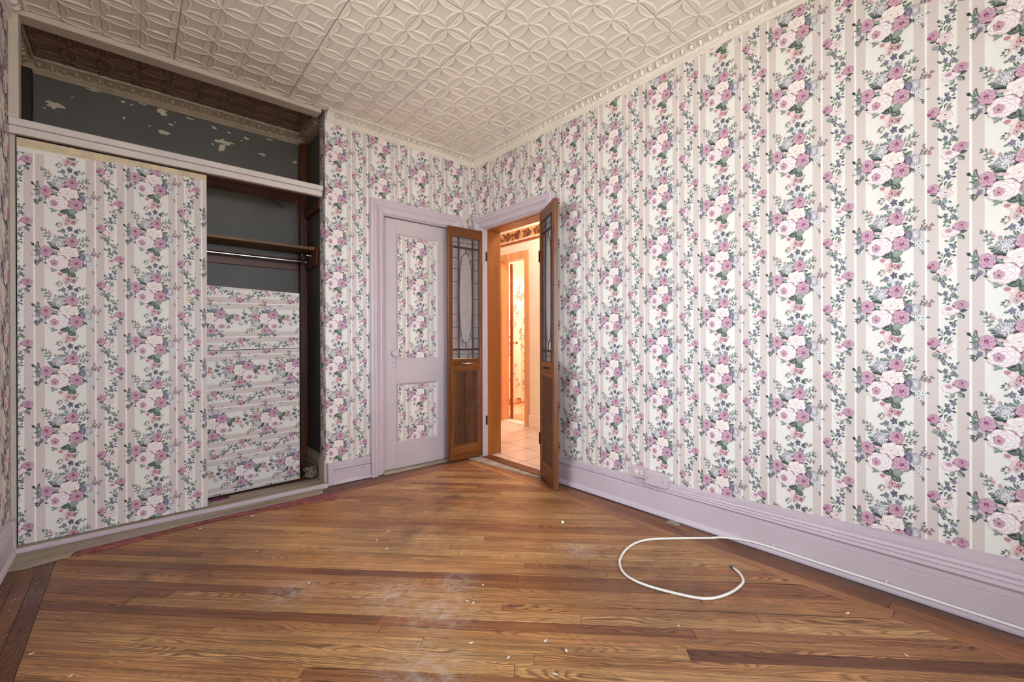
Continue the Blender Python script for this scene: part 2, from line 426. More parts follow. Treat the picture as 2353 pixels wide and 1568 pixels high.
# ------------------------------------------------------------------ the wallpaper print: flat ink shapes laid over one another
INK = dict(mag_d=(128, 48, 88), mag=(170, 98, 138), mag_l=(228, 200, 213), wht=(244, 240, 238), pk_l=(240, 228, 230), pk=(212, 180, 191), pk_d=(170, 98, 128),
           pea=(243, 232, 226), pea_d=(212, 186, 180), cor=(192, 136, 142), cor_l=(230, 206, 203), blu=(214, 220, 228), blu_d=(136, 138, 154), pur=(104, 97, 122), pur_l=(160, 157, 176),
           lf_d=(54, 67, 61), lf=(95, 110, 101), lf_l=(160, 174, 162), lf_g=(136, 146, 141), ink=(54, 53, 57), dust=(190, 150, 158))
INK = {k: lin(v) for k, v in INK.items()}
class Art:
    def __init__(s, seed): s.V = []; s.C = []; s.Z = []; s.T = []; s.z = 0; s.r = random.Random(seed)
    def fan(s, pts, cc, ce, cen=None):
        s.z += 1; b = len(s.V); n = len(pts)
        if cen is None: cen = (sum(p[0] for p in pts)/n, sum(p[1] for p in pts)/n)
        s.V.append(cen); s.C.append(cc); s.Z.append(s.z)
        for i, p in enumerate(pts):
            s.V.append(p); s.C.append(ce[i] if isinstance(ce, list) else ce); s.Z.append(s.z)
        for i in range(n): s.T.append((b, b+1+i, b+1+(i+1) % n))
    def blob(s, cx, cy, rx, ry, rot=0, cc=None, ce=None, n=12, wob=0.0, off=(0, 0)):
        pts = []; c, sn = math.cos(rot), math.sin(rot)
        for i in range(n):
            a = 2*PI*i/n; k = 1+wob*(s.r.random()*2-1)
            x, y = rx*k*math.cos(a), ry*k*math.sin(a); pts.append((cx+x*c-y*sn, cy+x*sn+y*c))
        s.fan(pts, cc, ce, (cx+off[0], cy+off[1]))
    def leaf(s, x, y, ang, ln, wd, ca, cb, ci=None):
        """pointed leaf from (x,y), two halves, dark rim"""
        c, sn = math.cos(ang), math.sin(ang)
        P = lambda u, v: (x+u*c-v*sn, y+u*sn+v*c)
        wd *= 0.86
        prof = [(0.0, 0), (0.22, 0.72), (0.5, 1.0), (0.78, 0.6), (1.0, 0.0)]
        ci = ci or INK['lf_d']
        up = [P(ln*u, wd*v) for u, v in prof]; dn = [P(ln*u, -wd*v) for u, v in prof]
        bend = 0.10*wd
        s.fan([P(-0.03*ln, 0)]+[P(ln*u*1.04, wd*v*1.14) for u, v in prof[1:]]+[P(ln*u*1.04, -wd*v*1.14) for u, v in reversed(prof[1:-1])], ci, ci)
        s.z += 1; b = len(s.V)
        for p in up: s.V.append(p); s.C.append(ca); s.Z.append(s.z)
        for i in range(1, 4): s.T.append((b, b+i, b+i+1))
        s.z += 1; b = len(s.V)
        for k, p in enumerate(dn): s.V.append(p); s.C.append(cb if k != 2 else tuple(min(1, q*1.2) for q in cb)); s.Z.append(s.z)
        for i in range(1, 4): s.T.append((b, b+i, b+i+1))
    def stroke(s, p0, p1, p2, w, col, n=5):
        s.z += 1; b = len(s.V)
        for i in range(n+1):
            t = i/n; x = (1-t)**2*p0[0]+2*t*(1-t)*p1[0]+t*t*p2[0]; y = (1-t)**2*p0[1]+2*t*(1-t)*p1[1]+t*t*p2[1]
            dx = 2*(1-t)*(p1[0]-p0[0])+2*t*(p2[0]-p1[0]); dy = 2*(1-t)*(p1[1]-p0[1])+2*t*(p2[1]-p1[1]); L = math.hypot(dx, dy) or 1
            ww = w*(0.25+0.75*math.sin(PI*min(0.95, max(0.05, t))))
            s.V += [(x-dy/L*ww, y+dx/L*ww), (x+dy/L*ww, y-dx/L*ww)]; s.C += [col, col]; s.Z += [s.z, s.z]
        for i in range(n):
            a = b+2*i; s.T += [(a, a+1, a+2), (a+1, a+3, a+2)]
    def rose(s, cx, cy, rx, ry, ex, ey, dk, md, lt, seed=0, eye=0.30):
        r = random.Random(seed); ink = tuple(q*0.55 for q in dk)
        pts = []
        for i in range(22):
            a = 2*PI*i/22; k = 1+0.07*math.sin(a*5+seed)+0.03*(r.random()-.5); pts.append((cx+rx*1.03*k*math.cos(a), cy+ry*1.03*k*math.sin(a)))
        s.fan(pts, dk, ink)
        for ring, (rad, size, num) in enumerate(((0.60, 0.50, 7), (0.44, 0.44, 6), (0.28, 0.34, 5))):
            f = (1-rad)*0.9; ox = cx+(ex-cx)*f; oy = cy+(ey-cy)*f
            a0 = r.random()*6
            for i in range(num):
                a = a0+2*PI*i/num+0.2*(r.random()-.5)
                px = ox+rx*rad*math.cos(a); py = oy+ry*rad*math.sin(a)
                q = []; col = []
                for j in range(12):
                    b = a+2*PI*j/12; k = size*(1.0 if math.cos(b-a) > -0.2 else 0.86)
                    q.append((px+rx*k*math.cos(b), py+ry*k*math.sin(b)*1.0)); w_ = 0.5+0.5*math.cos(b-a)
                    w2 = w_**1.4; col.append(tuple(md[m]*(1-w2)+lt[m]*w2 for m in range(3)) if w_ > 0.30 else tuple(dk[m]*0.75+md[m]*0.25 for m in range(3)))
                cc = tuple((md[m]*0.60+lt[m]*0.40) for m in range(3))
                s.fan(q, cc, col)
                e0 = (px+rx*size*0.96*math.cos(a-1.5), py+ry*size*0.96*math.sin(a-1.5)); e2 = (px+rx*size*0.96*math.cos(a+1.3), py+ry*size*0.96*math.sin(a+1.3))
                e1 = (px+rx*size*1.75*math.cos(a-0.1), py+ry*size*1.75*math.sin(a-0.1))
                s.stroke(e0, e1, e2, rx*0.026, dk, 5)
        s.blob(ex, ey, rx*eye, ry*eye*1.05, 0.3, dk, md, 12, 0.06)
        for i in range(4):
            a = i*1.7+seed; k = eye*(0.85-0.16*i)
            s.stroke((ex+rx*k*math.cos(a), ey+ry*k*math.sin(a)), (ex+rx*k*1.3*math.cos(a+.9), ey+ry*k*1.3*math.sin(a+.9)), (ex+rx*k*math.cos(a+1.9), ey+ry*k*math.sin(a+1.9)), rx*0.045, lt if i % 2 else ink, 4)
        s.blob(ex, ey, rx*0.08, ry*0.09, 0, ink, ink, 6)
    def floret(s, x, y, r, c1, c2, n=5, eye=None):
        a0 = s.r.random()*6
        for i in range(n):
            a = a0+2*PI*i/n; s.leaf(x, y, a, r*1.1, r*0.42, c1, c2, tuple(q*0.6 for q in c2))
        if eye: s.blob(x, y, r*0.26, r*0.26, 0, eye, eye, 6)
    def hydra(s, cx, cy, rx, ry, lo, hi, n=34):
        s.blob(cx, cy, rx, ry, 0, hi, lo, 16, 0.10)
        for i in range(n):
            a = s.r.random()*2*PI; k = math.sqrt(s.r.random())*0.95; x = cx+rx*k*math.cos(a); y = cy+ry*k*math.sin(a)
            sh = 0.5+0.5*(-(x-cx)/rx*0.5-(y-cy)/ry*0.6)
            col = tuple(lo[m]*(1-max(0, min(1, 1-sh*0.8)))+hi[m]*max(0, min(1, 1-sh*0.8)) for m in range(3))
            r = rx*0.19; s.stroke((x-r, y), (x, y+r*1.1), (x+r, y), r*0.28, tuple(q*0.62 for q in lo), 3)
            s.blob(x, y, r*0.85, r*0.55, a, hi, col, 6)
    def sprig(s, x, y, ang, ln, n, ca, cb, size):
        c, sn = math.cos(ang), math.sin(ang); ex, ey = x+ln*c, y+ln*sn
        s.stroke((x, y), (x+ln*.5*c-ln*.08*sn, y+ln*.5*sn+ln*.08*c), (ex, ey), size*0.07, INK['lf_d'], 4)
        for i in range(n):
            t = (i+0.6)/n; sd = 1 if i % 2 else -1
            s.leaf(x+ln*t*c, y+ln*t*sn, ang+sd*0.75, size, size*0.26, ca, cb)
        s.leaf(ex, ey, ang, size*0.9, size*0.22, ca, cb)
    def arrays(s): return np.array(s.V, float), np.array(s.C, float), np.array(s.Z, float), np.array(s.T, int)

def make_tile():
    """bouquet and vine; local metres, origin in the middle of the big white rose"""
    I = INK; a = Art(4)
    g = lambda k: I[k]
    # all in units measured on the photograph (x right, y down), turned to metres below
    D = lambda deg: math.radians(deg)
    # trailing bits first
    for (x, y, an, ln) in ((330, 610, 200, 62), (330, 615, 245, 66), (345, 632, 150, 72), (330, 640, 172, 66), (350, 655, 165, 52), (312, 600, 268, 44)):
        a.leaf(x, y, D(an), ln, 13, g('lf_l'), g('lf'))
    a.blob(262, 578, 20, 15, .5, g('ink'), g('lf_d'), 9, .15); a.blob(318, 556, 19, 15, 1, g('lf_d'), g('dust'), 9, .15)
    a.stroke((240, 560), (258, 575), (276, 600), 4, g('lf_d')); a.stroke((350, 640), (330, 600), (322, 545), 4, g('lf_d'))
    for (x, y, an) in ((330, 640, 210), (345, 660, 150), (380, 748, 205), (330, 780, 130), (322, 770, 185), (440, 770, 200)):
        a.leaf(x, y, D(an), 54, 13, g('lf_l'), g('lf'))
    a.floret(318, 692, 30, g('pur_l'), g('blu_d'), 5, g('pur')); a.floret(348, 754, 27, g('pur_l'), g('pur'), 5, g('pur'))
    a.sprig(300, 700, D(170), 40, 2, g('lf_g'), g('lf'), 20); a.sprig(345, 765, D(160), 50, 3, g('lf'), g('lf_d'), 34)
    a.leaf(440, 760, D(215), 62, 17, g('lf_l'), g('lf')); a.leaf(436, 775, D(170), 56, 15, g('lf'), g('lf_d')); a.leaf(440, 735, D(250), 44, 14, g('dust'), g('pur'))
    # upper sprigs
    a.sprig(470, 1185-705, D(222), 125, 5, g('lf_g'), g('lf'), 40); a.floret(452, 440, 22, g('cor_l'), g('dust'), 5, g('cor')); a.floret(436, 410, 17, g('cor_l'), g('dust'), 5, g('cor')); a.floret(505, 462, 20, g('cor_l'), g('lf_g'), 5, g('cor'))
    a.stroke((520, 490), (545, 480), (548, 450), 7, g('lf_d'))
    a.sprig(460, 505, D(205), 60, 2, g('lf_l'), g('lf_g'), 42); a.leaf(470, 545, D(185), 58, 17, g('lf_l'), g('lf')); a.leaf(482, 560, D(165), 50, 14, g('lf_g'), g('lf_d'))
    a.sprig(760, 500, D(-25), 110, 5, g('lf_l'), g('lf_g'), 46); a.sprig(770, 545, D(-8), 85, 4, g('dust'), g('lf'), 42); a.sprig(845, 470, D(0), 45, 2, g('lf'), g('lf_d'), 24)
    a.leaf(750, 580, D(-5), 52, 16, g('lf_l'), g('lf_d')); a.leaf(740, 595, D(25), 48, 12, g('lf'), g('lf_d'))
    # purple chain above the top rose
    for (x, y, an, ln) in ((640, 470, 235, 70), (650, 460, 255, 62), (630, 480, 205, 66), (600, 478, 195, 60), (720, 470, 300, 60), (700, 465, 275, 55), (745, 372, 325, 58), (730, 385, 20, 52), (575, 390, 170, 46)):
        a.leaf(x, y, D(an), ln, 12, g('lf_l'), g('lf'))
    a.floret(672, 355, 36, g('pur_l'), g('ink'), 5, g('pur')); a.floret(596, 385, 30, g('pur_l'), g('pur'), 5, g('blu_d')); a.floret(742, 378, 27, g('blu_d'), g('ink'), 5, g('pur')); a.floret(705, 430, 26, g('pur_l'), g('blu_d'), 5, g('pur'))
    a.floret(655, 415, 26, g('wht'), g('blu'), 5, g('blu_d')); a.sprig(770, 375, D(-10), 62, 3, g('lf_l'), g('lf_d'), 30); a.sprig(570, 345, D(195), 46, 2, g('lf_l'), g('lf'), 26)
    # coral tail under the leaves
    a.blob(576, 318, 15, 26, .5, g('dust'), g('cor_l'), 9, .12)
    a.sprig(590, 290, D(165), 58, 3, g('lf'), g('lf_d'), 24); a.sprig(700, 280, D(-35), 70, 3, g('lf_l'), g('lf'), 24)
    a.floret(655, 262, 38, g('cor_l'), g('cor'), 5, g('mag_d')); a.floret(712, 274, 32, g('cor'), g('dust'), 5, g('ink')); a.floret(628, 300, 28, g('cor_l'), g('dust'), 5, g('pur'))
    a.stroke((560, 920-705), (600, 215), (622, 285), 10, g('cor_l')); a.stroke((655, 200), (610, 235), (575, 305), 12, g('cor_l')); a.stroke((655, 205), (628, 250), (620, 280), 4, g('cor'))
    a.blob(590, 212, 48, 24, 0.25, g('wht'), g('cor_l'), 12, .05); a.blob(560, 200, 28, 17, 0.2, g('cor'), g('cor'), 10, .06)
    for (dx) in (0, 705):
        pass
    # right sprig and small white flowers
    a.sprig(905, 655, D(-12), 115, 5, g('dust'), g('lf'), 36); a.sprig(935, 640, D(-70), 60, 3, g('dust'), g('lf_d'), 28); a.blob(940, 640, 22, 14, .2, g('pk'), g('lf'), 9, .15); a.blob(1000, 662, 20, 13, .4, g('pk_d'), g('dust'), 9, .15)
    a.sprig(960, 770, D(5), 30, 1, g('lf_g'), g('lf_d'), 22); a.sprig(930, 850, D(70), 24, 1, g('lf'), g('ink'), 24); a.stroke((915, 840), (930, 850), (960, 858), 3, g('ink'))
    a.hydra(875, 690, 46, 58, g('blu_d'), g('wht'), 22)
    for (x, y) in ((905, 772), (905, 822), (865, 770), (940, 772)): a.floret(x, y, 24, g('wht'), g('blu'), 5, g('ink'))
    a.leaf(830, 770, D(40), 50, 16, g('lf_l'), g('lf_d')); a.leaf(820, 745, D(85), 58, 18, g('lf'), g('lf_d'))
    a.leaf(770, 655, D(-35), 92, 30, g('lf_l'), g('lf')); a.hydra(808, 694, 36, 54, g('pur'), g('pur_l'), 30)
    # lower big leaves
    a.leaf(510, 838, D(170), 60, 15, g('lf_l'), g('lf_g')); a.leaf(505, 845, D(135), 62, 17, g('lf_l'), g('lf_g')); a.leaf(505, 830, D(80), 52, 17, g('lf_l'), g('lf_g'))
    # centre
    a.blob(620, 690, 150, 110, 0, g('ink'), g('lf_d'), 14, .1)
    a.blob(692, 905, 52, 34, .4, g('lf_l'), g('lf_d'), 12, .08); a.stroke((650, 880), (690, 900), (730, 925), 4, g('lf_d')); a.stroke((680, 880), (700, 905), (700, 930), 4, g('lf_d'))
    a.blob(706, 842, 52, 40, -.3, g('lf_l'), g('lf_g'), 12, .08); a.blob(608, 852, 56, 40, .1, g('lf_l'), g('lf_d'), 13, .08)
    for (dx, dy) in ((-35, -5), (-15, 18), (15, 22), (-40, 18)): a.stroke((625, 840), (608+dx*.5, 852+dy*.4), (608+dx, 852+dy), 5, g('lf_d'))
    a.leaf(745, 822, D(-15), 88, 20, g('lf_l'), g('lf_d'))
    a.hydra(545, 532, 76, 58, g('blu_d'), g('wht'), 52)
    a.leaf(545, 605, D(190), 92, 22, g('lf'), g('lf_d'), g('ink')); a.leaf(600, 590, D(-45), 60, 14, g('lf'), g('lf_d'))
    a.rose(688, 527, 76, 58, 705, 492, g('mag_d'), g('pk_d'), g('mag_l'), 3, .24)
    a.leaf(470, 640, D(20), 92, 26, g('lf_l'), g('lf_g')); a.blob(512, 632, 34, 17, .2, g('mag_l'), g('pk'), 10, .08); a.leaf(500, 650, D(25), 70, 18, g('lf_l'), g('lf'))
    # open peach rose
    for (x, y, rx, ry) in ((575, 655, 44, 34), (600, 615, 46, 36), (650, 600, 46, 32), (715, 615, 48, 34), (730, 660, 42, 38), (690, 695, 50, 34), (640, 700, 48, 30), (590, 680, 40, 26)):
        a.blob(x, y, rx*1.06, ry*1.08, 0, g('pea_d'), g('pea_d'), 12, .05); a.blob(x, y, rx, ry, 0, g('wht'), g('pea'), 12, .05)
    a.rose(652, 650, 62, 46, 648, 642, g('pea_d'), g('pea'), g('wht'), 8, .22); a.blob(548, 640, 24, 16, .3, g('cor_l'), g('pea_d'), 9, .1)
    a.rose(415, 655, 64, 62, 398, 640, g('mag_d'), g('mag'), g('mag_l'), 5, .28)
    a.rose(733, 757, 82, 66, 752, 772, g('mag_d'), g('mag'), g('mag_l'), 11, .24)
    a.rose(545, 765, 120, 84, 505, 778, g('pk'), g('pk_l'), g('wht'), 7, .01)
    a.rose(495, 777, 42, 37, 498, 784, g('mag_d'), g('pk_d'), g('mag_l'), 9, .32)
    V, C, Z, T = a.arrays()
    # stretches: the coral tail drawn at y-705 belongs one repeat lower
    V[:, 0] = (V[:, 0]-500)/3032.0
    V[:, 1] = (770-V[:, 1])/2311.0
    b = Art(9)
    def lf(x, y, an, ln=46, wd=13, k=('lf_l', 'lf')): b.leaf(x, y, D(an), ln, wd, g(k[0]), g(k[1]))
    b.stroke((1250, 870), (1180, 960), (1120, 1060), 4, g('lf_d')); b.stroke((1110, 1180), (1190, 1280), (1290, 1420), 4, g('lf_d'))
    for (x, y, an) in ((1195, 655, 190), (1185, 668, 150), (1210, 640, 215), (1255, 640, 240), (1268, 640, 285), (1275, 655, 310), (1240, 668, 200), (1225, 690, 170)): lf(x, y, an)
    b.floret(1258, 905, 30, g('pur_l'), g('pur'), 5, g('blu_d')); b.floret(1198, 935, 24, g('pur_l'), g('blu_d')); b.blob(1212, 985, 36, 28, .5, g('pur_l'), g('pur'), 9, .16); b.stroke((1190, 970), (1215, 985), (1222, 1010), 4, g('ink'))
    for (x, y, an) in ((1255, 880, 330), (1248, 890, 200), (1210, 930, 160), (1195, 945, 230), (1150, 995, 250), (1140, 1010, 205), (1150, 1030, 150), (1165, 1005, 290), (1160, 1040, 340), (1235, 960, 350), (1240, 985, 15), (1130, 960, 200), (1120, 975, 260)): lf(x, y, an, 44, 12, ('lf_l', 'lf_d') if an > 200 else ('lf', 'lf_d'))
    b.floret(1135, 965, 17, g('blu'), g('pur_l')); b.floret(1240, 1010, 22, g('wht'), g('blu'))
    lf(1180, 1095, -25, 76, 17); lf(1190, 1080, -50, 66, 15, ('dust', 'lf')); lf(1165, 1070, -70, 54, 12)
    lf(1090, 1140, 190, 76, 20, ('lf_l', 'lf_d')); lf(1100, 1195, 165, 64, 26, ('lf_l', 'lf_g')); lf(1120, 1190, 110, 62, 26, ('lf_l', 'lf')); lf(1150, 1185, 60, 66, 26, ('lf_l', 'lf_g')); lf(1200, 1220, 30, 46, 12)
    b.rose(1155, 1142, 78, 46, 1185, 1130, g('pk_d'), g('pk_l'), g('wht'), 21, .2)
    b.rose(1062, 1078, 62, 44, 1048, 1070, g('mag_d'), g('mag'), g('mag_l'), 23, .26); b.blob(1012, 1092, 24, 16, .2, g('mag'), g('mag_d'), 9, .08)
    b.blob(1150, 1262, 36, 22, .6, g('pur_l'), g('pur'), 9, .18); b.floret(1175, 1365, 28, g('pur_l'), g('pur'), 5, g('ink')); b.floret(1245, 1385, 25, g('pur_l'), g('blu_d')); b.floret(1270, 1330, 24, g('pur_l'), g('blu_d'), 5, g('ink'))
    for (x, y, an) in ((1180, 1300, 200), (1195, 1310, 320), (1215, 1330, 345), (1230, 1320, 300), (1200, 1345, 150), (1255, 1360, 60), (1150, 1375, 190), (1130, 1372, 215), (1225, 1395, 110), (1250, 1410, 330), (1280, 1300, 320), (1205, 1420, 200)): lf(x, y, an, 44, 12, ('lf_l', 'lf_d') if an % 3 else ('lf_g', 'lf'))
    lf(1290, 790, 35, 74, 24, ('lf_l', 'lf')); lf(1310, 775, -10, 80, 17, ('lf', 'lf_d')); lf(1265, 805, 130, 66, 24, ('lf_l', 'lf_g')); lf(1330, 800, 60, 52, 20, ('lf_l', 'lf_d')); lf(1210, 850, 200, 46, 11)
    b.rose(1232, 764, 88, 44, 1212, 748, g('pk'), g('pk_l'), g('wht'), 27, .01); b.rose(1208, 744, 36, 18, 1212, 746, g('pk_d'), g('pk_d'), g('mag_l'), 28, .3)
    b.rose(1322, 712, 74, 40, 1335, 700, g('mag_d'), g('mag'), g('mag_l'), 25, .26)
    V2, C2, Z2, T2 = b.arrays()
    V2[:, 0] = 0.195+(V2[:, 0]-1120)/3540.0
    V2[:, 1] = 0.044+(710-V2[:, 1])/2541.0
    n = len(V)
    return np.vstack([V, V2]), np.vstack([C, C2]), np.concatenate([Z, Z2]), np.vstack([T, T2+n])
TV, TC, TZ, TT = make_tile()
PITCH_U = 0.3525
CREAM = lin((234, 232, 226)); BAND = lin((213, 202, 198)); WHITE = lin((244, 240, 234))
# stripes over one period, from the white rose (u=0): cream panel starts at -0.037
STRIPES = [(-0.037, 0.118, CREAM), (0.118, 0.151, BAND), (0.151, 0.158, WHITE), (0.158, 0.192, BAND), (0.192, 0.195, WHITE), (0.195, 0.243, CREAM), (0.243, 0.276, BAND), (0.276, 0.283, WHITE), (0.283, 0.3155, BAND)]
LAYER = 3.0e-6
def paper(name, parent, regions, org, du, normal, u0, v0, rep, flowers=None, dv=(0, 0, 1)):
    """wallpaper over convex REGIONS (lists of (u, v)); a white rose sits at (u0, v0); map: org + u*du + v*dv"""
    org = np.array(org, float); du = np.array(du, float); dv = np.array(dv, float); nr = np.array(normal, float)
    VV = []; CC = []; FF = []; base = 0
    def emit(P, z, c, F):
        nonlocal base
        VV.append(org+P[:, :1]*du+P[:, 1:2]*dv+(0.0002+z[:, None]*LAYER)*nr); CC.append(c); FF.append(F+base); base += len(P)
    for reg in regions:
        fl = flowers
        A = sum(reg[i][0]*reg[(i+1) % len(reg)][1]-reg[(i+1) % len(reg)][0]*reg[i][1] for i in range(len(reg)))
        R = reg if A > 0 else reg[::-1]
        planes = []
        for i in range(len(R)):
            p, q = R[i], R[(i+1) % len(R)]; ex, ey = q[0]-p[0], q[1]-p[1]; L = math.hypot(ex, ey); a, b = ey/L, -ex/L; planes.append((a, b, a*p[0]+b*p[1]))
        umin = min(p[0] for p in R); umax = max(p[0] for p in R); vmin = min(p[1] for p in R); vmax = max(p[1] for p in R)
        k0 = math.floor((umin-u0-0.36)/PITCH_U); k1 = math.ceil((umax-u0+0.12)/PITCH_U)
        for k in range(k0, k1+1):
            uo = u0+k*PITCH_U
            for (a, b, c) in STRIPES:
                q = clip_poly([(uo+a, vmin), (uo+b, vmin), (uo+b, vmax), (uo+a, vmax)], planes)
                if len(q) >= 3:
                    P = np.array(q); emit(P, np.zeros(len(P)), np.tile(np.array(c), (len(P), 1)), np.array([(0, i, i+1) for i in range(1, len(P)-1)]))
            if fl is not None and not (uo+0.32 > fl[0] and uo-0.1 < fl[1]): continue
            vo = v0+(0.5*rep if k % 2 else 0.0)
            j0 = math.floor((vmin-vo-0.35)/rep); j1 = math.ceil((vmax-vo+0.35)/rep)
            for j in range(j0, j1+1):
                P = TV+np.array([uo, vo+j*rep]); P[:, 1] = vo+j*rep+TV[:, 1]*(rep/0.305)
                D = np.stack([P[:, 0]*a+P[:, 1]*b-c for a, b, c in planes], 1).max(1)
                if D.max() <= 0: emit(P, TZ, TC, TT); continue
                td = D[TT]; inn = td.max(1) <= 0
                out = np.zeros(len(TT), bool)
                for a, b, c in planes:
                    out |= ((P[:, 0]*a+P[:, 1]*b-c)[TT] >= 0).all(1)
                if inn.any():
                    used, inv = np.unique(TT[inn], return_inverse=True); emit(P[used], TZ[used], TC[used], inv.reshape(-1, 3))
                for t in TT[~inn & ~out]:
                    poly = [tuple(P[i])+(TZ[i],)+tuple(TC[i]) for i in t]
                    poly = clip_poly(poly, planes)
                    if len(poly) >= 3:
                        q = np.array(poly); emit(q[:, :2], q[:, 2], q[:, 3:6], np.array([(0, i, i+1) for i in range(1, len(q)-1)]))
    V = np.vstack(VV); C = np.vstack(CC); Fc = np.vstack(FF)
    me = bpy.data.meshes.new(name)
    nrm = np.cross(V[Fc[:, 1]]-V[Fc[:, 0]], V[Fc[:, 2]]-V[Fc[:, 0]])@nr
    Fc[nrm < 0] = Fc[nrm < 0][:, ::-1]
    me.vertices.add(len(V)); me.vertices.foreach_set('co', V.ravel())
    me.loops.add(len(Fc)*3); me.loops.foreach_set('vertex_index', Fc.ravel().astype(np.int32))
    me.polygons.add(len(Fc)); me.polygons.foreach_set('loop_start', np.arange(0, len(Fc)*3, 3, dtype=np.int32)); me.polygons.foreach_set('loop_total', np.full(len(Fc), 3, np.int32))
    me.update(calc_edges=True)
    at = me.color_attributes.new('Col', 'FLOAT_COLOR', 'POINT')
    at.data.foreach_set('color', np.hstack([C, np.ones((len(C), 1))]).ravel().astype(np.float32))
    me.materials.append(M['paper'])
    return link(name, me, parent)
rect = lambda a, b, c, d: [(a, c), (b, c), (b, d), (a, d)]

# ------------------------------------------------------------------ room shell
OPEN_B = (0.145, 0.895, 2.075)     # doorway in the right wall: y0, y1, top
CX0, CX1 = 1.355, 2.868            # closet opening
DA0, DA1, DAT = 0.292, 0.907, 2.065
# back wall (y = 0)
m = MB(); T = 0.12
m.box(-0.17, DA0, -T, 0, 0, H+0.05); m.box(DA0, DA1, -T, 0, DAT, H+0.05); m.box(DA1, CX0, -T, 0, 0, H+0.05); m.box(DA0, DA1, -T, -0.06, 0, DAT)
wall_back = struct(m.build('wall_back', M['lav']), 'papered wall with the painted door and the open closet')
paper('wallpaper', wall_back, [rect(-CX0, -1.021, 0.165, H-0.02), rect(-1.021, -0.175, 2.178, H-0.02), rect(-0.175, -0.001, 0.15, H-0.02)], (0, 0, 0), (-1, 0, 0), (0, 1, 0), -1.317, 2.431-0.3135*4, 0.3135)
# paper turned into the closet jamb
paper('wallpaper', wall_back, [[(0.0, 0.19), (0.10, 0.19), (0.118, 1.2), (0.11, 2.11), (0.0, 2.11)], [(0.0, 2.20), (0.105, 2.2), (0.09, H-0.05), (0.0, H-0.05)]], (CX0, 0, 0), (0, -1, 0), (1, 0, 0), 0.02, 0.31, 0.31)
# right wall (x = 0)
m = MB(); TB = 0.17
m.box(-TB, 0, -T, OPEN_B[0], 0, H+0.05); m.box(-TB, 0, OPEN_B[0], OPEN_B[1], OPEN_B[2], H+0.05); m.box(-TB, 0, OPEN_B[1], RY+0.15, 0, H+0.05)
wall_right = struct(m.build('wall_right', M['lav']), 'long papered wall of lavender roses between cream and pink stripes')
bt = lambda y: 0.172+(y-1.08)*0.0285 if y < 3.4 else 0.238
paper('wallpaper', wall_right, [[(1.015, bt(1.0)), (1.55, 0.192), (2.35, 0.2155), (RY, 0.262), (RY, H-0.02), (1.015, H-0.02)], rect(0.001, 1.015, 2.178, H-0.02)], (0, 0, 0), (0, 1, 0), (1, 0, 0), 2.919, 0.8475, 0.3065)
# left wall (x = RX) with its window and the added fill window
m = MB(); y = -0.05; m.box(2.925, RX+0.16, -0.70, -0.05, 0, H+0.05)
for (ax, a, b, z0, z1) in WIN:
    m.box(RX, RX+0.16, y, a, 0, H+0.05); m.box(RX, RX+0.16, a, b, 0, z0); m.box(RX, RX+0.16, a, b, z1, H+0.05); y = b
m.box(RX, RX+0.16, y, RY+0.15, 0, H+0.05)
wall_left = struct(m.build('wall_left', M['plaster']), 'papered wall at the far left end of the closet')
regs = []; y = 0.0
for (ax, a, b, z0, z1) in WIN:
    regs += [rect(-(a-0.1), -y, 0.19, H-0.02), rect(-(b+0.1), -(a-0.1), 0.19, z0-0.1), rect(-(b+0.1), -(a-0.1), z1+0.1, H-0.02)]; y = b+0.1
regs.append(rect(-RY, -y, 0.19, H-0.02))
paper('wallpaper', wall_left, regs, (RX, 0, 0), (0, -1, 0), (-1, 0, 0), -0.107, 0.45, 0.310, flowers=(-1.5, 1.0))
m = MB(); x = -TB
for (a, b, z0, z1) in FILL_WINF:
    m.box(x, a, RY, RY+0.15, 0, H+0.05); m.box(a, b, RY, RY+0.15, 0, z0); m.box(a, b, RY, RY+0.15, z1, H+0.05); x = b
m.box(x, RX+0.16, RY, RY+0.15, 0, H+0.05)
wall_front = struct(m.build('wall_front', M['plaster']))
paper('wallpaper', wall_front, [rect(0, FILL_WINF[0][0]-0.1, 0.22, H-0.02), rect(FILL_WINF[0][1]+0.1, RX, 0.22, H-0.02), rect(FILL_WINF[0][0]-0.1, FILL_WINF[0][1]+0.1, 0.22, 0.60), rect(FILL_WINF[0][0]-0.1, FILL_WINF[0][1]+0.1, 2.43, H-0.02)], (0, RY, 0), (1, 0, 0), (0, -1, 0), 0.2, 0.4, 0.31, flowers=(9, 10))

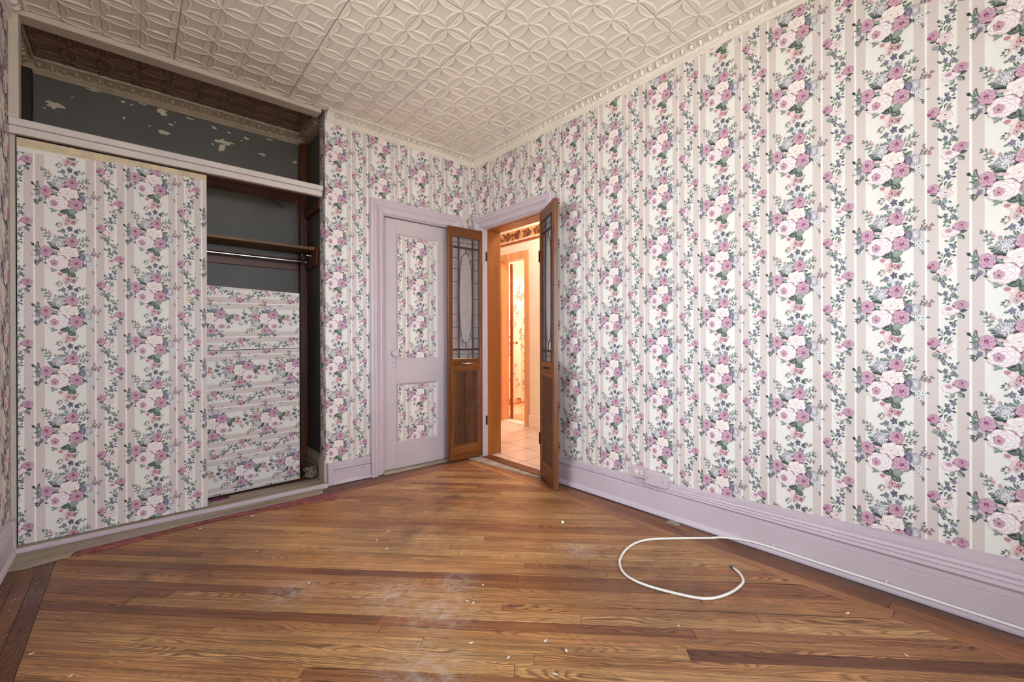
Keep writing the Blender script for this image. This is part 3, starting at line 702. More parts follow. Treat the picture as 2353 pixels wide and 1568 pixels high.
# windows (behind and beside the camera, two added for fill): frame, sashes with glass
for k, (ax, a, b, z0, z1) in enumerate(WIN+[('y',)+q for q in FILL_WINF]):
    t = struct(empty('window_%d' % (k+1), (RX, (a+b)/2, z0) if ax == 'x' else ((a+b)/2, RY, z0), 0 if ax == 'x' else PI/2))
    x0 = 0.0; hw = (b-a)/2; hh = z1-z0
    m = MB()
    for (p, q, r, s_) in ((-hw-0.1, -hw+0.0, -0.1, hh+0.1), (hw, hw+0.1, -0.1, hh+0.1)): m.box(-0.02, 0.0, p, q, r, s_, 0.004)
    m.box(-0.02, 0.0, -hw, hw, hh, hh+0.1, 0.004); m.box(-0.05, 0.0, -hw-0.12, hw+0.12, -0.03, 0.0, 0.004); m.box(-0.02, 0, -hw, hw, -0.1, -0.03, 0.004)
    m.build('casing', M['wplain'], t)
    for j, (p, q, xx) in enumerate(((0.0, hh*0.5+0.02, 0.06), (hh*0.5-0.02, hh, 0.10))):
        m = MB(); m.box(xx, xx+0.035, -hw, -hw+0.045, p, q, 0.003); m.box(xx, xx+0.035, hw-0.045, hw, p, q, 0.003); m.box(xx, xx+0.035, -hw+0.045, hw-0.045, p, p+0.045, 0.003); m.box(xx, xx+0.035, -hw+0.045, hw-0.045, q-0.045, q, 0.003)
        s = m.build('sash', M['wplain'], t)
        m = MB(); m.box(xx+0.014, xx+0.018, -hw+0.045, hw-0.045, p+0.045, q-0.045); m.build('pane', M['wglass'], s)
m = MB(); m.box(RX+0.16, RX+40, -30, 45, -3.2, -3.0); m.box(-30, RX+0.16, RY+0.15, 45, -3.2, -3.0)
struct(m.build('ground', M['ground']))

# ------------------------------------------------------------------ ceiling of pressed tin
m = MB(); m.box(0, RX, 0, RY, H+0.004, H+0.06); m.box(CX0-0.02, 2.96, -0.56, 0, H+0.004, H+0.06)
ceiling = struct(m.build('ceiling', M['tin']), 'cream pressed tin ceiling of interlaced petals')
CP = 0.1555
def tin_height(x, y):
    fx = x-np.floor(x); fy = y-np.floor(y)
    def lens(s, d):
        wv = np.sqrt(np.maximum(0, 0.5-(s-0.5)**2))-0.5
        e = d-wv
        ridge = np.exp(-(e/0.023)**2)
        inside = np.clip(-e/0.03, 0, 1)
        rib = np.exp(-(d/0.016)**2)*np.clip(wv/0.03, 0, 1)
        return e, ridge, inside, rib
    e1, r1, i1, b1 = lens(fx, np.abs(fy-np.round(fy))); e2, r2, i2, b2 = lens(fy, np.abs(fx-np.round(fx)))
    e = np.minimum(e1, e2)
    h = 0.0080*np.maximum(r1, r2)+0.0030*np.maximum(i1*(1-b1), i2*(1-b2))-0.0045*np.maximum(i1*b1, i2*b2)
    dia = np.clip(e/0.12, 0, 1); h += 0.0012*dia*dia*(3-2*dia)
    return h
cache = {}
NS = 58
def tin_mesh(x0, x1, y0, y1):
    key = (round(x0 % 1, 3), round(x1-x0, 3), round(y0 % 1, 3), round(y1-y0, 3))
    if key in cache: return cache[key]
    nx = max(2, int(round((x1-x0)*NS))+1); ny = max(2, int(round((y1-y0)*NS))+1)
    X, Y = np.meshgrid(np.linspace(x0, x1, nx), np.linspace(y0, y1, ny)); Z = tin_height(X, Y)
    ed = np.minimum(np.minimum(X-x0, x1-X), np.minimum(Y-y0, y1-Y)); Z = Z*np.clip(ed/0.02, 0.2, 1)
    V = np.stack([(X-x0)*CP, (Y-y0)*CP, -Z], -1).reshape(-1, 3)
    idx = np.arange(nx*ny).reshape(ny, nx)
    F = np.stack([idx[:-1, :-1], idx[1:, :-1], idx[1:, 1:], idx[:-1, 1:]], -1).reshape(-1, 4)
    me = bpy.data.meshes.new('ceiling_panel'); n = len(F)
    me.vertices.add(len(V)); me.vertices.foreach_set('co', V.ravel()); me.loops.add(n*4); me.loops.foreach_set('vertex_index', F.ravel().astype(np.int32))
    me.polygons.add(n); me.polygons.foreach_set('loop_start', np.arange(0, n*4, 4, dtype=np.int32)); me.polygons.foreach_set('loop_total', np.full(n, 4, np.int32))
    me.update(calc_edges=True); me.polygons.foreach_set('use_smooth', np.ones(n, bool)); me.materials.append(M['tin'])
    cache[key] = me; return me
rt = random.Random(3)
def tin_area(x0, x1, y0, y1, mat=None):
    gx = lambda x: (x-0.0545)/CP
    gy = lambda y: (y-0.0620)/CP
    xs = sorted({gx(x0), gx(x1)} | {2.0+4*k for k in range(-2, 8) if gx(x0)+0.05 < 2.0+4*k < gx(x1)-0.05})
    ys = sorted({gy(y0), gy(y1)} | {1.0+4*k for k in range(-3, 10) if gy(y0)+0.05 < 1.0+4*k < gy(y1)-0.05})
    for i in range(len(xs)-1):
        for j in range(len(ys)-1):
            g = 0.0012/CP
            o = link('ceiling_panel', tin_mesh(xs[i]+g, xs[i+1]-g, ys[j]+g*0.4, ys[j+1]-g*0.4), ceiling)
            o.location = (xs[i]*CP+0.0545+0.0012, ys[j]*CP+0.0620, H-0.0004-rt.random()*0.0012)
            o.rotation_euler = (rt.uniform(-1, 1)*0.0012, rt.uniform(-1, 1)*0.0012, 0)
            if mat: o.material_slots[0].link = 'OBJECT'; o.material_slots[0].material = mat; o['label'] = 'brown unpainted panel'
tin_area(0.0, RX, 0.0, RY)
tin_area(CX0-0.02, 2.925, -0.55, -0.03, M['tinbrown'])

# cornice: cove with egg and dart
CPROF = [(0.070, 0.0), (0.070, -0.012), (0.066, -0.017), (0.058, -0.017), (0.054, -0.012), (0.050, -0.014), (0.032, -0.030), (0.020, -0.048), (0.016, -0.055), (0.021, -0.062), (0.014, -0.069), (0.008, -0.066), (0.006, -0.075), (0.0, -0.078)]
egg_n = [0]
def cornice(name, start, direc, inward, length, m0, m1, label=None, mat='cornice'):
    st = Vector(start); d = Vector(direc); iw = Vector(inward)
    m = MB(); m.sweep([(p, z) for p, z in CPROF], start, direc, inward, length, m0, m1)
    o = struct(m.build(name, M[mat]), label)
    e = MB(); sp = 0.0525; n = int((length-0.12)/sp)
    nv = (iw*0.55+Vector((0, 0, -0.83))).normalized()      # outwards from the cove
    up = (Vector((0, 0, 1))*0.55+iw*0.83).normalized()     # up the cove
    off = (length-n*sp)/2
    for k in range(n+1):
        c = st+d*(off+k*sp)+iw*0.035+Vector((0, 0, -0.033))
        vs = []; fs = []; NR, NA = 4, 10
        for r in range(NR+1):
            for q in range(NA):
                a = 2*PI*q/NA; rr = r/NR; hgt = 0.0140*math.sqrt(max(0, 1-rr*rr)); yy = math.sin(a)*rr*0.0185; xx = math.cos(a)*rr*0.0120*(1-0.18*math.sin(a)*rr*-1)
                vs.append(c+d*xx+up*yy+nv*(hgt-0.0012))
        for r in range(NR):
            for q in range(NA):
                j = (q+1) % NA; fs.append((r*NA+q, r*NA+j, (r+1)*NA+j, (r+1)*NA+q))
        e.add(vs, fs, True)
        pts = [c+d*(math.cos(a)*0.0185)+up*(math.sin(a)*0.0240+0.001)+nv*0.0015 for a in [PI*1.92-(PI*1.84)*i/12+PI*0.58 for i in range(13)]]
        e.tube(pts, 0.0034, 6, False)
        if k < n:
            q = c+d*(sp/2); e.tube([q+up*0.020+nv*0.0, q+up*0.004+nv*0.003, q-up*0.020+nv*0.001], [0.0042, 0.0032, 0.0010], 5, False)
    eo = e.build('egg_and_dart', M[mat], o); eo['kind'] = 'stuff'
    return o
cornice('trim_1', (CX0-0.005, 0, H), (-1, 0, 0), (0, 1, 0), CX0-0.005, 0, 1, 'egg and dart cornice above the painted door')
cornice('trim_2', (0, 0, H), (0, 1, 0), (1, 0, 0), RY, 1, 1, 'egg and dart cornice along the long papered wall')
cornice('trim_3', (RX, RY, H), (0, -1, 0), (-1, 0, 0), RY, 1, 0, 'egg and dart cornice over the wall at the far left')
cornice('trim_4', (2.925, -0.55, H), (-1, 0, 0), (0, 1, 0), 2.925-CX0+0.02, 1, 1, 'egg and dart cornice on the grey wall inside the closet top', 'cornice2')
cornice('trim_5', (CX0-0.02, -0.55, H), (0, 1, 0), (1, 0, 0), 0.45, 1, 0, 'short cornice at the closet end by the torn paper edge', 'cornice2')
cornice('trim_6', (2.925, -0.07, H), (0, -1, 0), (-1, 0, 0), 0.48, 0, 1, 'short cornice at the far left end inside the closet top', 'cornice2')

# ------------------------------------------------------------------ floor
m = MB(); m.box(-0.02, RX+0.05, -0.56, RY, -0.07, -0.0125)
floor = struct(m.build('floor', M['under']), 'oak strip floor laid diagonally with a straight border')
FP = 0.0543; N0 = 2.618
rp = random.Random(12)
tints = [0.18, 0.32, 0.4, 0.48, 0.55, 0.62, 0.68, 0.75, 0.85, 0.95]
def plank(poly, ang, org, tint, name='floor_plank'):
    """POLY in world xy; object frame at ORG turned by ANG so that local x runs along the board"""
    poly = inset(poly, 0.0007)
    c, s_ = math.cos(ang), math.sin(ang)
    loc = [((x-org[0])*c+(y-org[1])*s_, -(x-org[0])*s_+(y-org[1])*c) for x, y in poly]
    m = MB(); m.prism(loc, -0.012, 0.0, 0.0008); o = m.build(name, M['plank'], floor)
    o.location = (org[0], org[1], rp.uniform(-0.0005, 0.0)); o.rotation_euler = (0, 0, ang); o['tint'] = float(tint)
    return o
FX0, FX1, FY0, FY1 = 0.2255, 2.705, 0.222, RY-0.2
planes = [(-1, 0, -FX0), (1, 0, FX1), (0, -1, -FY0), (0, 1, FY1)]
r2 = math.sqrt(0.5)
special = {9: ([-0.438, 0.514], {1: 0.02}), 1: ([-0.6, 0.2, 1.118], {3: 0.0, 1: 0.85, 2: 0.8}), 3: ([0.0, 1.172], {}), 8: ([0.101, 1.1], {})}
for k in range(-28, 44):
    n1 = N0-FP*k; n0 = n1-FP
    # extent of this row along s inside the field
    corners = [(x, y) for x in (FX0, FX1) for y in (FY0, FY1)]
    def pt(s_, n): return ((n-s_)*r2, (n+s_)*r2)
    band = clip_poly([pt(-4, n0), pt(6, n0), pt(6, n1), pt(-4, n1)], planes)
    if len(band) < 3: continue
    ss = [(-x+y)*r2 for x, y in band]; a, b = min(ss), max(ss)
    if k in special: cuts = [a]+[q for q in special[k][0] if a+0.05 < q < b-0.05]+[b]; tt = special[k][1]
    else:
        cuts = [a]; far = n1 > 2.75
        q = a+rp.uniform(0.2, 1.3)
        while q < b-0.15: cuts.append(q); q += rp.uniform(0.9, 2.0) if far else rp.uniform(0.7, 2.1)
        cuts.append(b); tt = {}
    for i in range(len(cuts)-1):
        poly = clip_poly([pt(cuts[i], n0), pt(cuts[i+1], n0), pt(cuts[i+1], n1), pt(cuts[i], n1)], planes)
        if len(poly) < 3: continue
        mid = pt((cuts[i]+cuts[i+1])/2, (n0+n1)/2)
        plank(poly, math.radians(135), mid, tt.get(i, rp.choice(tints)))
def border(runs, along):
    for (a0, a1, lo, hi, tint) in runs:
        poly = [(lo, a0), (hi, a0), (hi, a1), (lo, a1)] if along == 'y' else [(a0, lo), (a1, lo), (a1, hi), (a0, hi)]
        plank(poly, PI/2 if along == 'y' else 0, (sum(p[0] for p in poly)/4, sum(p[1] for p in poly)/4), tint, 'border_board')
YB = RY-0.02
for (lo, hi, cuts) in ((0.036, 0.100, (0.05, 1.0, 2.28, 3.55, YB)), (0.100, 0.164, (0.10, 1.6, 2.98, YB)), (0.164, 0.2255, (0.164, 0.92, 2.1, 3.0, 3.4, YB))):
    border([(cuts[i], cuts[i+1], lo, hi, rp.choice([0.0, 0.1, 0.25, 0.3])+(0.3 if lo > 0.16 else 0)) for i in range(len(cuts)-1)], 'y')
for (lo, hi, cuts) in ((RX-0.07, RX-0.005, (0.05, 1.9, YB)), (2.762, RX-0.07, (0.1, 1.3, 2.7, YB)), (2.705, 2.762, (0.2, 1.7, 3.2, YB))):
    border([(cuts[i], cuts[i+1], lo, hi, rp.choice([0.0, 0.05, 0.15])) for i in range(len(cuts)-1)], 'y')
for (lo, hi, cuts) in ((0.036, 0.10, (0.10, 0.9, 2.705)), (0.10, 0.164, (0.164, 1.1, 2.705)), (0.164, 0.222, (0.2255, 0.8, 2.705))):
    border([(cuts[i], cuts[i+1], lo, hi, rp.choice([0.0, 0.1, 0.2])) for i in range(len(cuts)-1)], 'x')

# ------------------------------------------------------------------ skirting
BP = [(0.0, 0.006), (0.036, 0.006), (0.036, 0.014), (0.031, 0.026), (0.024, 0.032), (0.020, 0.034), (0.022, 0.120), (0.016, 0.122), (0.018, 0.126), (0.018, 0.149), (0.010, 0.151), (0.010, 0.154), (0.021, 0.156), (0.026, 0.162), (0.023, 0.171), (0.015, 0.176), (0.015, 0.178), (0.022, 0.181), (0.018, 0.190), (0.011, 0.194), (0.016, 0.197), (0.015, 0.203), (0.009, 0.212), (0.008, 0.214), (0.011, 0.216), (0.011, 0.227), (0.0, 0.230)]
def zs_b(z, e): return z if z <= 0.153 else 0.153+(z-0.153)*((0.25, 1.50)[e])
m = MB(); m.sweep(BP, (0, 1.015, 0), (0, 1, 0), (1, 0, 0), RY-1.015, 0, 1, False, False, zs_b)
baseboard_right = struct(m.build('baseboard_right', M['lav']), 'lavender moulded skirting under the rose wallpaper')
m = MB(); m.sweep([(p, z*0.165/0.230) for p, z in BP], (1.311, 0, 0), (-1, 0, 0), (0, 1, 0), 1.311-1.024, 0, 0, False, True)
struct(m.build('baseboard_back', M['lav']), 'short lavender skirting between the closet and the painted door')
m = MB(); m.sweep([(p*0.9, z*0.19/0.230) for p, z in BP], (RX, RY, 0), (0, -1, 0), (-1, 0, 0), RY-0.06, 1, 0, False, False)
struct(m.build('baseboard_left', M['lavdirty']), 'chipped skirting at the far left beside the closet')
m = MB(); m.sweep(BP, (0, RY, 0), (1, 0, 0), (0, -1, 0), RX, 1, 1)
struct(m.build('baseboard_front', M['lav']))

# ------------------------------------------------------------------ door casings
CW = 0.115
CAS = [(0.0, 0.0), (0.0, 0.010), (0.003, 0.014), (0.009, 0.014), (0.012, 0.010), (0.015, 0.019), (0.022, 0.022), (0.030, 0.019), (0.045, 0.022), (0.060, 0.032), (0.070, 0.043), (0.080, 0.047), (0.086, 0.046), (0.088, 0.040), (0.092, 0.040), (0.096, 0.045), (0.106, 0.046), (0.115, 0.040), (0.115, 0.0)]  # (across from inner edge, proud of the wall)
def casing(name, plane, a0, a1, top, label):
    """around an opening from a0 to a1 (along the wall) and up to TOP"""
    m = MB(); n = len(CAS)
    def P(al, z, pr): return (al, pr, z) if plane == 'y' else (pr, al, z)
    def strip(f):
        vs = [f(0, c, p) for c, p in CAS]+[f(1, c, p) for c, p in CAS]
        m.add(vs, [(i, (i+1) % n, n+(i+1) % n, n+i) for i in range(n)]+[tuple(range(n)), tuple(range(n, 2*n))])
    strip(lambda e, c, p: P(a0-c, 0.0 if e == 0 else top+c, p))
    strip(lambda e, c, p: P(a1+c, 0.0 if e == 0 else top+c, p))
    strip(lambda e, c, p: P(a0-c if e == 0 else a1+c, top+c, p))
    return struct(m.build(name, M['lav']), label)
casing('trim_7', 'y', DA0, DA1, DAT, 'lavender moulded casing round the closed painted door')
casing('trim_8', 'x', OPEN_B[0]-0.008, OPEN_B[1]+0.008, OPEN_B[2], 'lavender moulded casing round the open hall doorway')

# ------------------------------------------------------------------ painted door
d1 = struct(empty('door_1', (DA0, 0, 0)), 'closed lavender door with two papered panels and a round knob')
W = DA1-DA0; yf = -0.004; yb = -0.042
g = 0.006
px0, px1 = 0.110, 0.501
rows = [(0.222, 0.712), (0.906, 1.943)]
m = MB(); m.box(g, px0, yb, yf, 0.018, 2.058, 0.003); m.build('stile', M['doorlav'], d1)
m = MB(); m.box(px1, W-g, yb, yf, 0.018, 2.058, 0.003); m.build('stile', M['doorlav'], d1)
for (a, b) in ((0.018, rows[0][0]), (rows[0][1], rows[1][0]), (rows[1][1], 2.058)):
    m = MB(); m.box(px0, px1, yb, yf, a, b, 0.0015); m.build('rail', M['doorlav'], d1)
for (z0, z1) in rows:
    m = MB(); m.box(px0, px1, yb+0.006, yf-0.013, z0, z1); pn = m.build('panel', M['doorlav'], d1)
    fr = [(0.0, 0.0), (0.004, -0.001), (0.012, -0.010), (0.016, -0.012), (0.016, -0.014), (0.0, -0.014)]
    m = MB(); nn = len(fr)
    cs = [(px0, z0, 1, 1), (px1, z0, -1, 1), (px1, z1, -1, -1), (px0, z1, 1, -1)]
    vs = []
    for (cx, cz, sx, sz) in cs:
        for (c, p) in fr: vs.append((cx+sx*c, yf+p, cz+sz*c))
    fs = [(i*nn+j, i*nn+(j+1) % nn, ((i+1) % 4)*nn+(j+1) % nn, ((i+1) % 4)*nn+j) for i in range(4) for j in range(nn)]
    m.add(vs, fs); m.build('panel_moulding', M['doorlav'], pn)
    paper('wallpaper', pn, [rect(-(DA0+px1-0.014), -(DA0+px0+0.014), z0+0.014, z1-0.014)], (-DA0, yf-0.0125, 0), (-1, 0, 0), (0, 1, 0), -0.623, 1.504, 0.3115)
m = MB(); m.box(0.511, 0.560, yf, yf+0.004, 0.842, 1.020, 0.0018); m.box(0.514, 0.557, yf+0.0035, yf+0.006, 0.846, 1.016, 0.001)
es = m.build('escutcheon', M['doorlav'], d1)
m = MB(); m.lathe([(0.0, 0.0), (0.0035, 0.0), (0.0035, 0.0006), (0, 0.0006)], (0.5355, yf+0.0058, 0.893), (0, 1, 0), 12); m.box(0.534, 0.537, yf+0.0058, yf+0.0064, 0.881, 0.891); m.build('keyhole', M['black'], es)
m = MB(); m.lathe([(0, 0), (0.016, 0), (0.016, 0.004), (0.010, 0.008), (0.009, 0.022), (0.018, 0.026), (0.027, 0.034), (0.0285, 0.042), (0.026, 0.050), (0.021, 0.053), (0.019, 0.052), (0.012, 0.0545), (0, 0.055)], (0.532, yf+0.005, 0.962), (0, 1, 0), 28); m.build('knob', M['doorlav'], d1)
m = MB(); m.box(W-0.004, W+0.004, yf-0.01, yf+0.002, 0.935, 0.985, 0.001); m.build('strike_plate', M['lav'], d1)
m = MB(); m.box(0.28, 0.92, -0.06, 0.045, -0.005, 0.014, 0.004); struct(m.build('trim_9', M['strip']), 'worn dusty sill under the painted door')

# ------------------------------------------------------------------ hall doorway jambs, threshold
m = MB(); m.box(-TB+0.001, -0.034, OPEN_B[0]-0.02, OPEN_B[0]+0.006, 0.011, OPEN_B[2]-0.006); m.box(-TB+0.001, -0.034, OPEN_B[1]-0.006, OPEN_B[1]+0.02, 0.011, OPEN_B[2]-0.006); m.box(-TB+0.001, -0.034, OPEN_B[0]-0.01, OPEN_B[1]+0.01, OPEN_B[2]-0.006, OPEN_B[2]+0.02)
m.box(-TB-0.02, -TB, OPEN_B[0]-0.09, OPEN_B[0], 0, OPEN_B[2]+0.09, 0.003); m.box(-TB-0.02, -TB, OPEN_B[1], OPEN_B[1]+0.09, 0, OPEN_B[2]+0.09, 0.003); m.box(-TB-0.02, -TB, OPEN_B[0], OPEN_B[1], OPEN_B[2], OPEN_B[2]+0.09, 0.003)
struct(m.build('trim_10', M['jamb']), 'honey coloured wood jamb of the hall doorway')
m = MB(); m.box(-0.075, 0.030, OPEN_B[0]-0.005, OPEN_B[1]+0.005, -0.004, 0.010, 0.003); struct(m.build('trim_11', M['closetwood']), 'red brown wood threshold of the hall doorway')
m = MB(); m.prism([(0.030, 0.06), (0.150, 0.06), (0.105, 0.5), (0.078, 0.80), (0.030, 0.90)], -0.002, 0.005, 0.002); struct(m.build('trim_12', M['strip']), 'dusty filler strip before the hall threshold')

# ------------------------------------------------------------------ glazed door leaves
LL = 0.366; LT = 0.034; LZ0, LZ1 = 0.014, 2.062
def leaf(name, loc, ang, side, label, metal):
    """hinge edge at local x=0, free edge at x=LL; SIDE is the y side that carries the pull"""
    t = empty(name, loc, ang); tag(t, label, 'door', 'leaded glass door leaves of the hall doorway')
    h = LT/2; st = 0.043
    m = MB(); m.box(0, st, -h, h, LZ0, LZ1, 0.003); m.build('stile', M['leafwood'], t)
    m = MB(); m.box(LL-st, LL, -h, h, LZ0, LZ1, 0.003); m.build('stile', M['leafwood'], t)
    gx0, gx1, gz0, gz1 = st, LL-st, 0.906, 1.976
    for (a, b) in ((gz1, LZ1), (0.812, gz0), (LZ0, 0.122)):
        m = MB(); m.box(st, LL-st, -h+0.001, h-0.001, a, b, 0.0025); m.build('rail', M['leafrail'], t)
    m = MB(); m.box(st, LL-st, -0.007, 0.007, 0.122, 0.812); pn = m.build('panel', M['leafpanel'], t)
    m = MB()
    for sd in (-1, 1):
        vs = []
        for (cx, cz, sx, sz) in ((st, 0.122, 1, 1), (LL-st, 0.122, -1, 1), (LL-st, 0.812, -1, -1), (st, 0.812, 1, -1)):
            for (c, p) in ((0.0, h-0.003), (0.006, h-0.003), (0.015, 0.0085), (0.018, 0.0070)): vs.append((cx+sx*c, sd*p, cz+sz*c))
        m.add(vs, [(i*4+j, i*4+j+1, ((i+1) % 4)*4+j+1, ((i+1) % 4)*4+j) for i in range(4) for j in range(3)])
    m.build('panel_moulding', M['leafrail'], pn)
    gc = (gx0+gx1)/2; v1, v2 = gc-0.073, gc+0.073; b1, b2 = 1.886, 0.986
    def pane(a, b, c, d, mat='glass', par=t):
        m = MB(); m.box(a, b, -0.0022, 0.0022, c, d); return m.build('pane', M[mat], par)
    wb = 0.0068
    # thick bars
    for (a, b, c, d) in ((v1-wb, v1+wb, gz0, gz1), (v2-wb, v2+wb, gz0, gz1), (gx0, gx1, b1-wb*1.2, b1+wb*1.2), (gx0, gx1, b2-wb*1.2, b2+wb*1.2)):
        m = MB(); m.box(a, b, -0.0062, 0.0062, c, d, 0.002); m.build('came_bar', M['came'], t)
    th = MB(); wt = 0.0018
    def hl(a, b, z): th.box(a, b, -0.0045, 0.0045, z-wt, z+wt, 0.0008)
    cols = ((gx0, v1-wb), (v1+wb, v2-wb), (v2+wb, gx1))
    for (a, b) in cols:
        hl(a, b, 1.930); hl(a, b, 0.944)
        pane(a, b, 1.930+wt, gz1); pane(a, b, b1+wb, 1.930-wt); pane(a, b, gz0, 0.944-wt); pane(a, b, 0.944+wt, b2-wb)
    zs = [b1-wb, 1.791, 1.695, 1.580, 1.437, 1.296, 1.181, 1.085, b2+wb]
    for (a, b) in (cols[0], cols[2]):
        for i in range(8):
            pane(a, b, zs[i+1]+wt, zs[i]-wt)
            if i < 7: hl(a, b, zs[i+1])
    oz = (1.833+1.046)/2; orz = (1.833-1.046)/2; orx = 0.0655; N = 36
    # oval: straight sides with round ends
    def oval(k, s=1.0):
        a = 2*PI*k/N; ca, sa = math.cos(a), math.sin(a); e = 0.62
        return (gc+math.copysign(abs(ca)**e, ca)*orx*s, oz+sa*orz*(1 if s == 1 else (orz-orx*(1-s))/orz))
    ring = [oval(k) for k in range(N)]
    th.tube([(x, 0, z) for x, z in ring+[ring[0]]], 0.0030, 6, False)
    for (z0, z1) in ((1.833, b1-wb), (b2+wb, 1.046)): th.box(gc-wt, gc+wt, -0.0045, 0.0045, z0, z1)
    th.build('lead_came', M['came'], t)
    m = MB(); n = N
    m.add([(x, 0.0022, z) for x, z in ring]+[(x, -0.0022, z) for x, z in ring], [tuple(range(n)), tuple(range(2*n-1, n-1, -1))]+[(i, (i+1) % n, n+(i+1) % n, n+i) for i in range(n)]); m.build('oval_pane', M['frost'], t)['label'] = 'frosted oval pane'
    for sd in (0, 1):   # the clear glass round the oval, left and right half
        q = [oval(k) for k in (range(9, 28) if sd == 0 else [(k % N) for k in range(27, 46)])]
        xe = (v1+wb) if sd == 0 else (v2-wb)
        m = MB(); k = len(q); zt, zb = b1-wb, b2+wb
        outer = []
        for (x, z) in q: outer.append((xe, z))
        fs = [(i, i+1, k+i+1, k+i) for i in range(k-1)]
        vs = [(x, 0, z) for x, z in q]+[(x, 0, z) for x, z in outer]
        top = 0 if sd == 0 else k-1; bot = k-1 if sd == 0 else 0
        vs += [(gc, 0, zt), (xe, 0, zt), (gc, 0, zb), (xe, 0, zb)]
        fs += [(top, k+top, 2*k+1, 2*k), (bot, k+bot, 2*k+3, 2*k+2)]
        m.add(vs, fs); m.build('pane', M['glass'], t)
    # pull
    m = MB(); y0 = side*h
    for xx in (gc-0.042, gc+0.042): m.lathe([(0, 0), (0.0085, 0), (0.007, 0.004), (0.004, 0.006), (0.004, 0.018), (0, 0.019)], (xx, y0, 0.862), (0, side, 0), 14)
    m.tube(catmull([(gc-0.050, y0+side*0.014, 0.862), (gc-0.030, y0+side*0.018, 0.862), (gc-0.012, y0+side*0.024, 0.861), (gc+0.012, y0+side*0.024, 0.861), (gc+0.030, y0+side*0.018, 0.862), (gc+0.050, y0+side*0.014, 0.862)], 4), [0.0045]*5+[0.006]*11+[0.0045]*5, 8)
    m.build('handle', metal, t)
    for z in (1.72, 0.30):
        m = MB(); m.tube([(-0.006, side*(h+0.002), z-0.045), (-0.006, side*(h+0.002), z+0.045)], 0.0055, 10); m.box(-0.006, 0.020, side*h-0.0005, side*h+0.0015, z-0.042, z+0.042); m.build('hinge', M['iron'], t)
    if side > 0:
        for z in (1.83, 0.335):
            m = MB(); m.box(-0.026, -0.008, 0.0325, 0.0358, z-0.042, z+0.042, 0.001); m.build('hinge', M['iron'], t)
    return t
leaf('glazed_door', (-0.004, 0.112, 0), math.atan2(-0.022, 0.362), 1, 'leaded glass wooden door leaf folded back against the painted door', M['chrome'])
leaf('glazed_door', (0.008, 0.888, 0), math.atan2(0.873, 0.487), -1, 'leaded glass wooden door leaf standing ajar before the long rose wall', M['iron'])

# ------------------------------------------------------------------ closet
m = MB(); YC = -0.55
m.box(CX0-0.14, 3.0, YC-0.12, YC, 0, H+0.02)
cw = struct(m.build('wall_closet_back', M['grey']), 'dark grey inner wall of the closet with flaking paint')
def blotch(x, z, w_, h_, seed, n=13):
    r = random.Random(seed); pts = []
    for i in range(n):
        a = 2*PI*i/n; k = r.uniform(0.35, 1.0); pts.append((x+w_*k*math.cos(a), z+h_*k*math.sin(a)))
    return pts
pat = [(2.775, 2.512, 0.055, 0.030, 1), (2.820, 2.480, 0.010, 0.006, 2), (2.462, 2.645, 0.020, 0.010, 3), (2.425, 2.642, 0.012, 0.008, 4), (2.262, 2.645, 0.040, 0.026, 5), (2.25, 2.51, 0.040, 0.022, 6), (2.46, 2.54, 0.010, 0.018, 7),
       (2.33, 2.53, 0.012, 0.007, 8), (1.905, 2.545, 0.085, 0.026, 9), (1.915, 2.50, 0.028, 0.040, 10), (1.975, 2.51, 0.012, 0.010, 11), (1.965, 2.635, 0.022, 0.016, 12), (1.87, 2.625, 0.022, 0.010, 13), (1.76, 2.617, 0.026, 0.013, 14),
       (1.655, 2.525, 0.034, 0.012, 15), (1.415, 2.525, 0.026, 0.018, 16), (2.70, 2.59, 0.007, 0.005, 17), (2.19, 2.60, 0.01, 0.006, 18), (1.79, 2.59, 0.010, 0.008, 19), (2.215, 2.575, 0.018, 0.010, 20), (2.11, 2.652, 0.03, 0.010, 21), (1.60, 2.655, 0.035, 0.008, 22), (2.36, 2.665, 0.03, 0.007, 23), (2.60, 2.668, 0.05, 0.006, 24)]
for (x, z, a, b, s_) in pat:
    p = blotch(x, z, a, b, s_)
    mm = MB(); n = len(p); mm.add([(q[0], YC+0.0006, q[1]) for q in p]+[(x, YC+0.0004, z)], [(i, (i+1) % n, n) for i in range(n)]); mm.build('bare_patch', M['patch'], cw)
m = MB(); m.box(CX0-0.14, CX0-0.02, YC, -T, 0, H+0.02); struct(m.build('wall_closet_side', M['grey']), 'dark inner closet wall beside the papered jamb')
m = MB(); m.box(CX0-0.02, 2.93, YC, -0.05, -0.02, 0.002); struct(m.build('closet_floor', M['shelf']), 'dark dusty closet floor behind the sill')
m = MB(); m.box(CX0-0.02, CX0+0.036, YC, YC+0.055, 0, H-0.075, 0.003); struct(m.build('trim_13', M['closetwoodz']), 'brown corner post inside the closet beside the leaning panel')
m = MB(); m.box(2.865, 2.925, YC, YC+0.06, 0, H-0.075, 0.003); struct(m.build('trim_14', M['darkpost']), 'dark corner post at the far closet end')
m = MB(); m.sweep([(p*0.8, z*0.85) for p, z in BP], (CX0-0.02, YC+0.05, 0), (0, 1, 0), (1, 0, 0), 0.42); struct(m.build('baseboard_closet', M['beam']), 'beige skirting on the inner closet side')
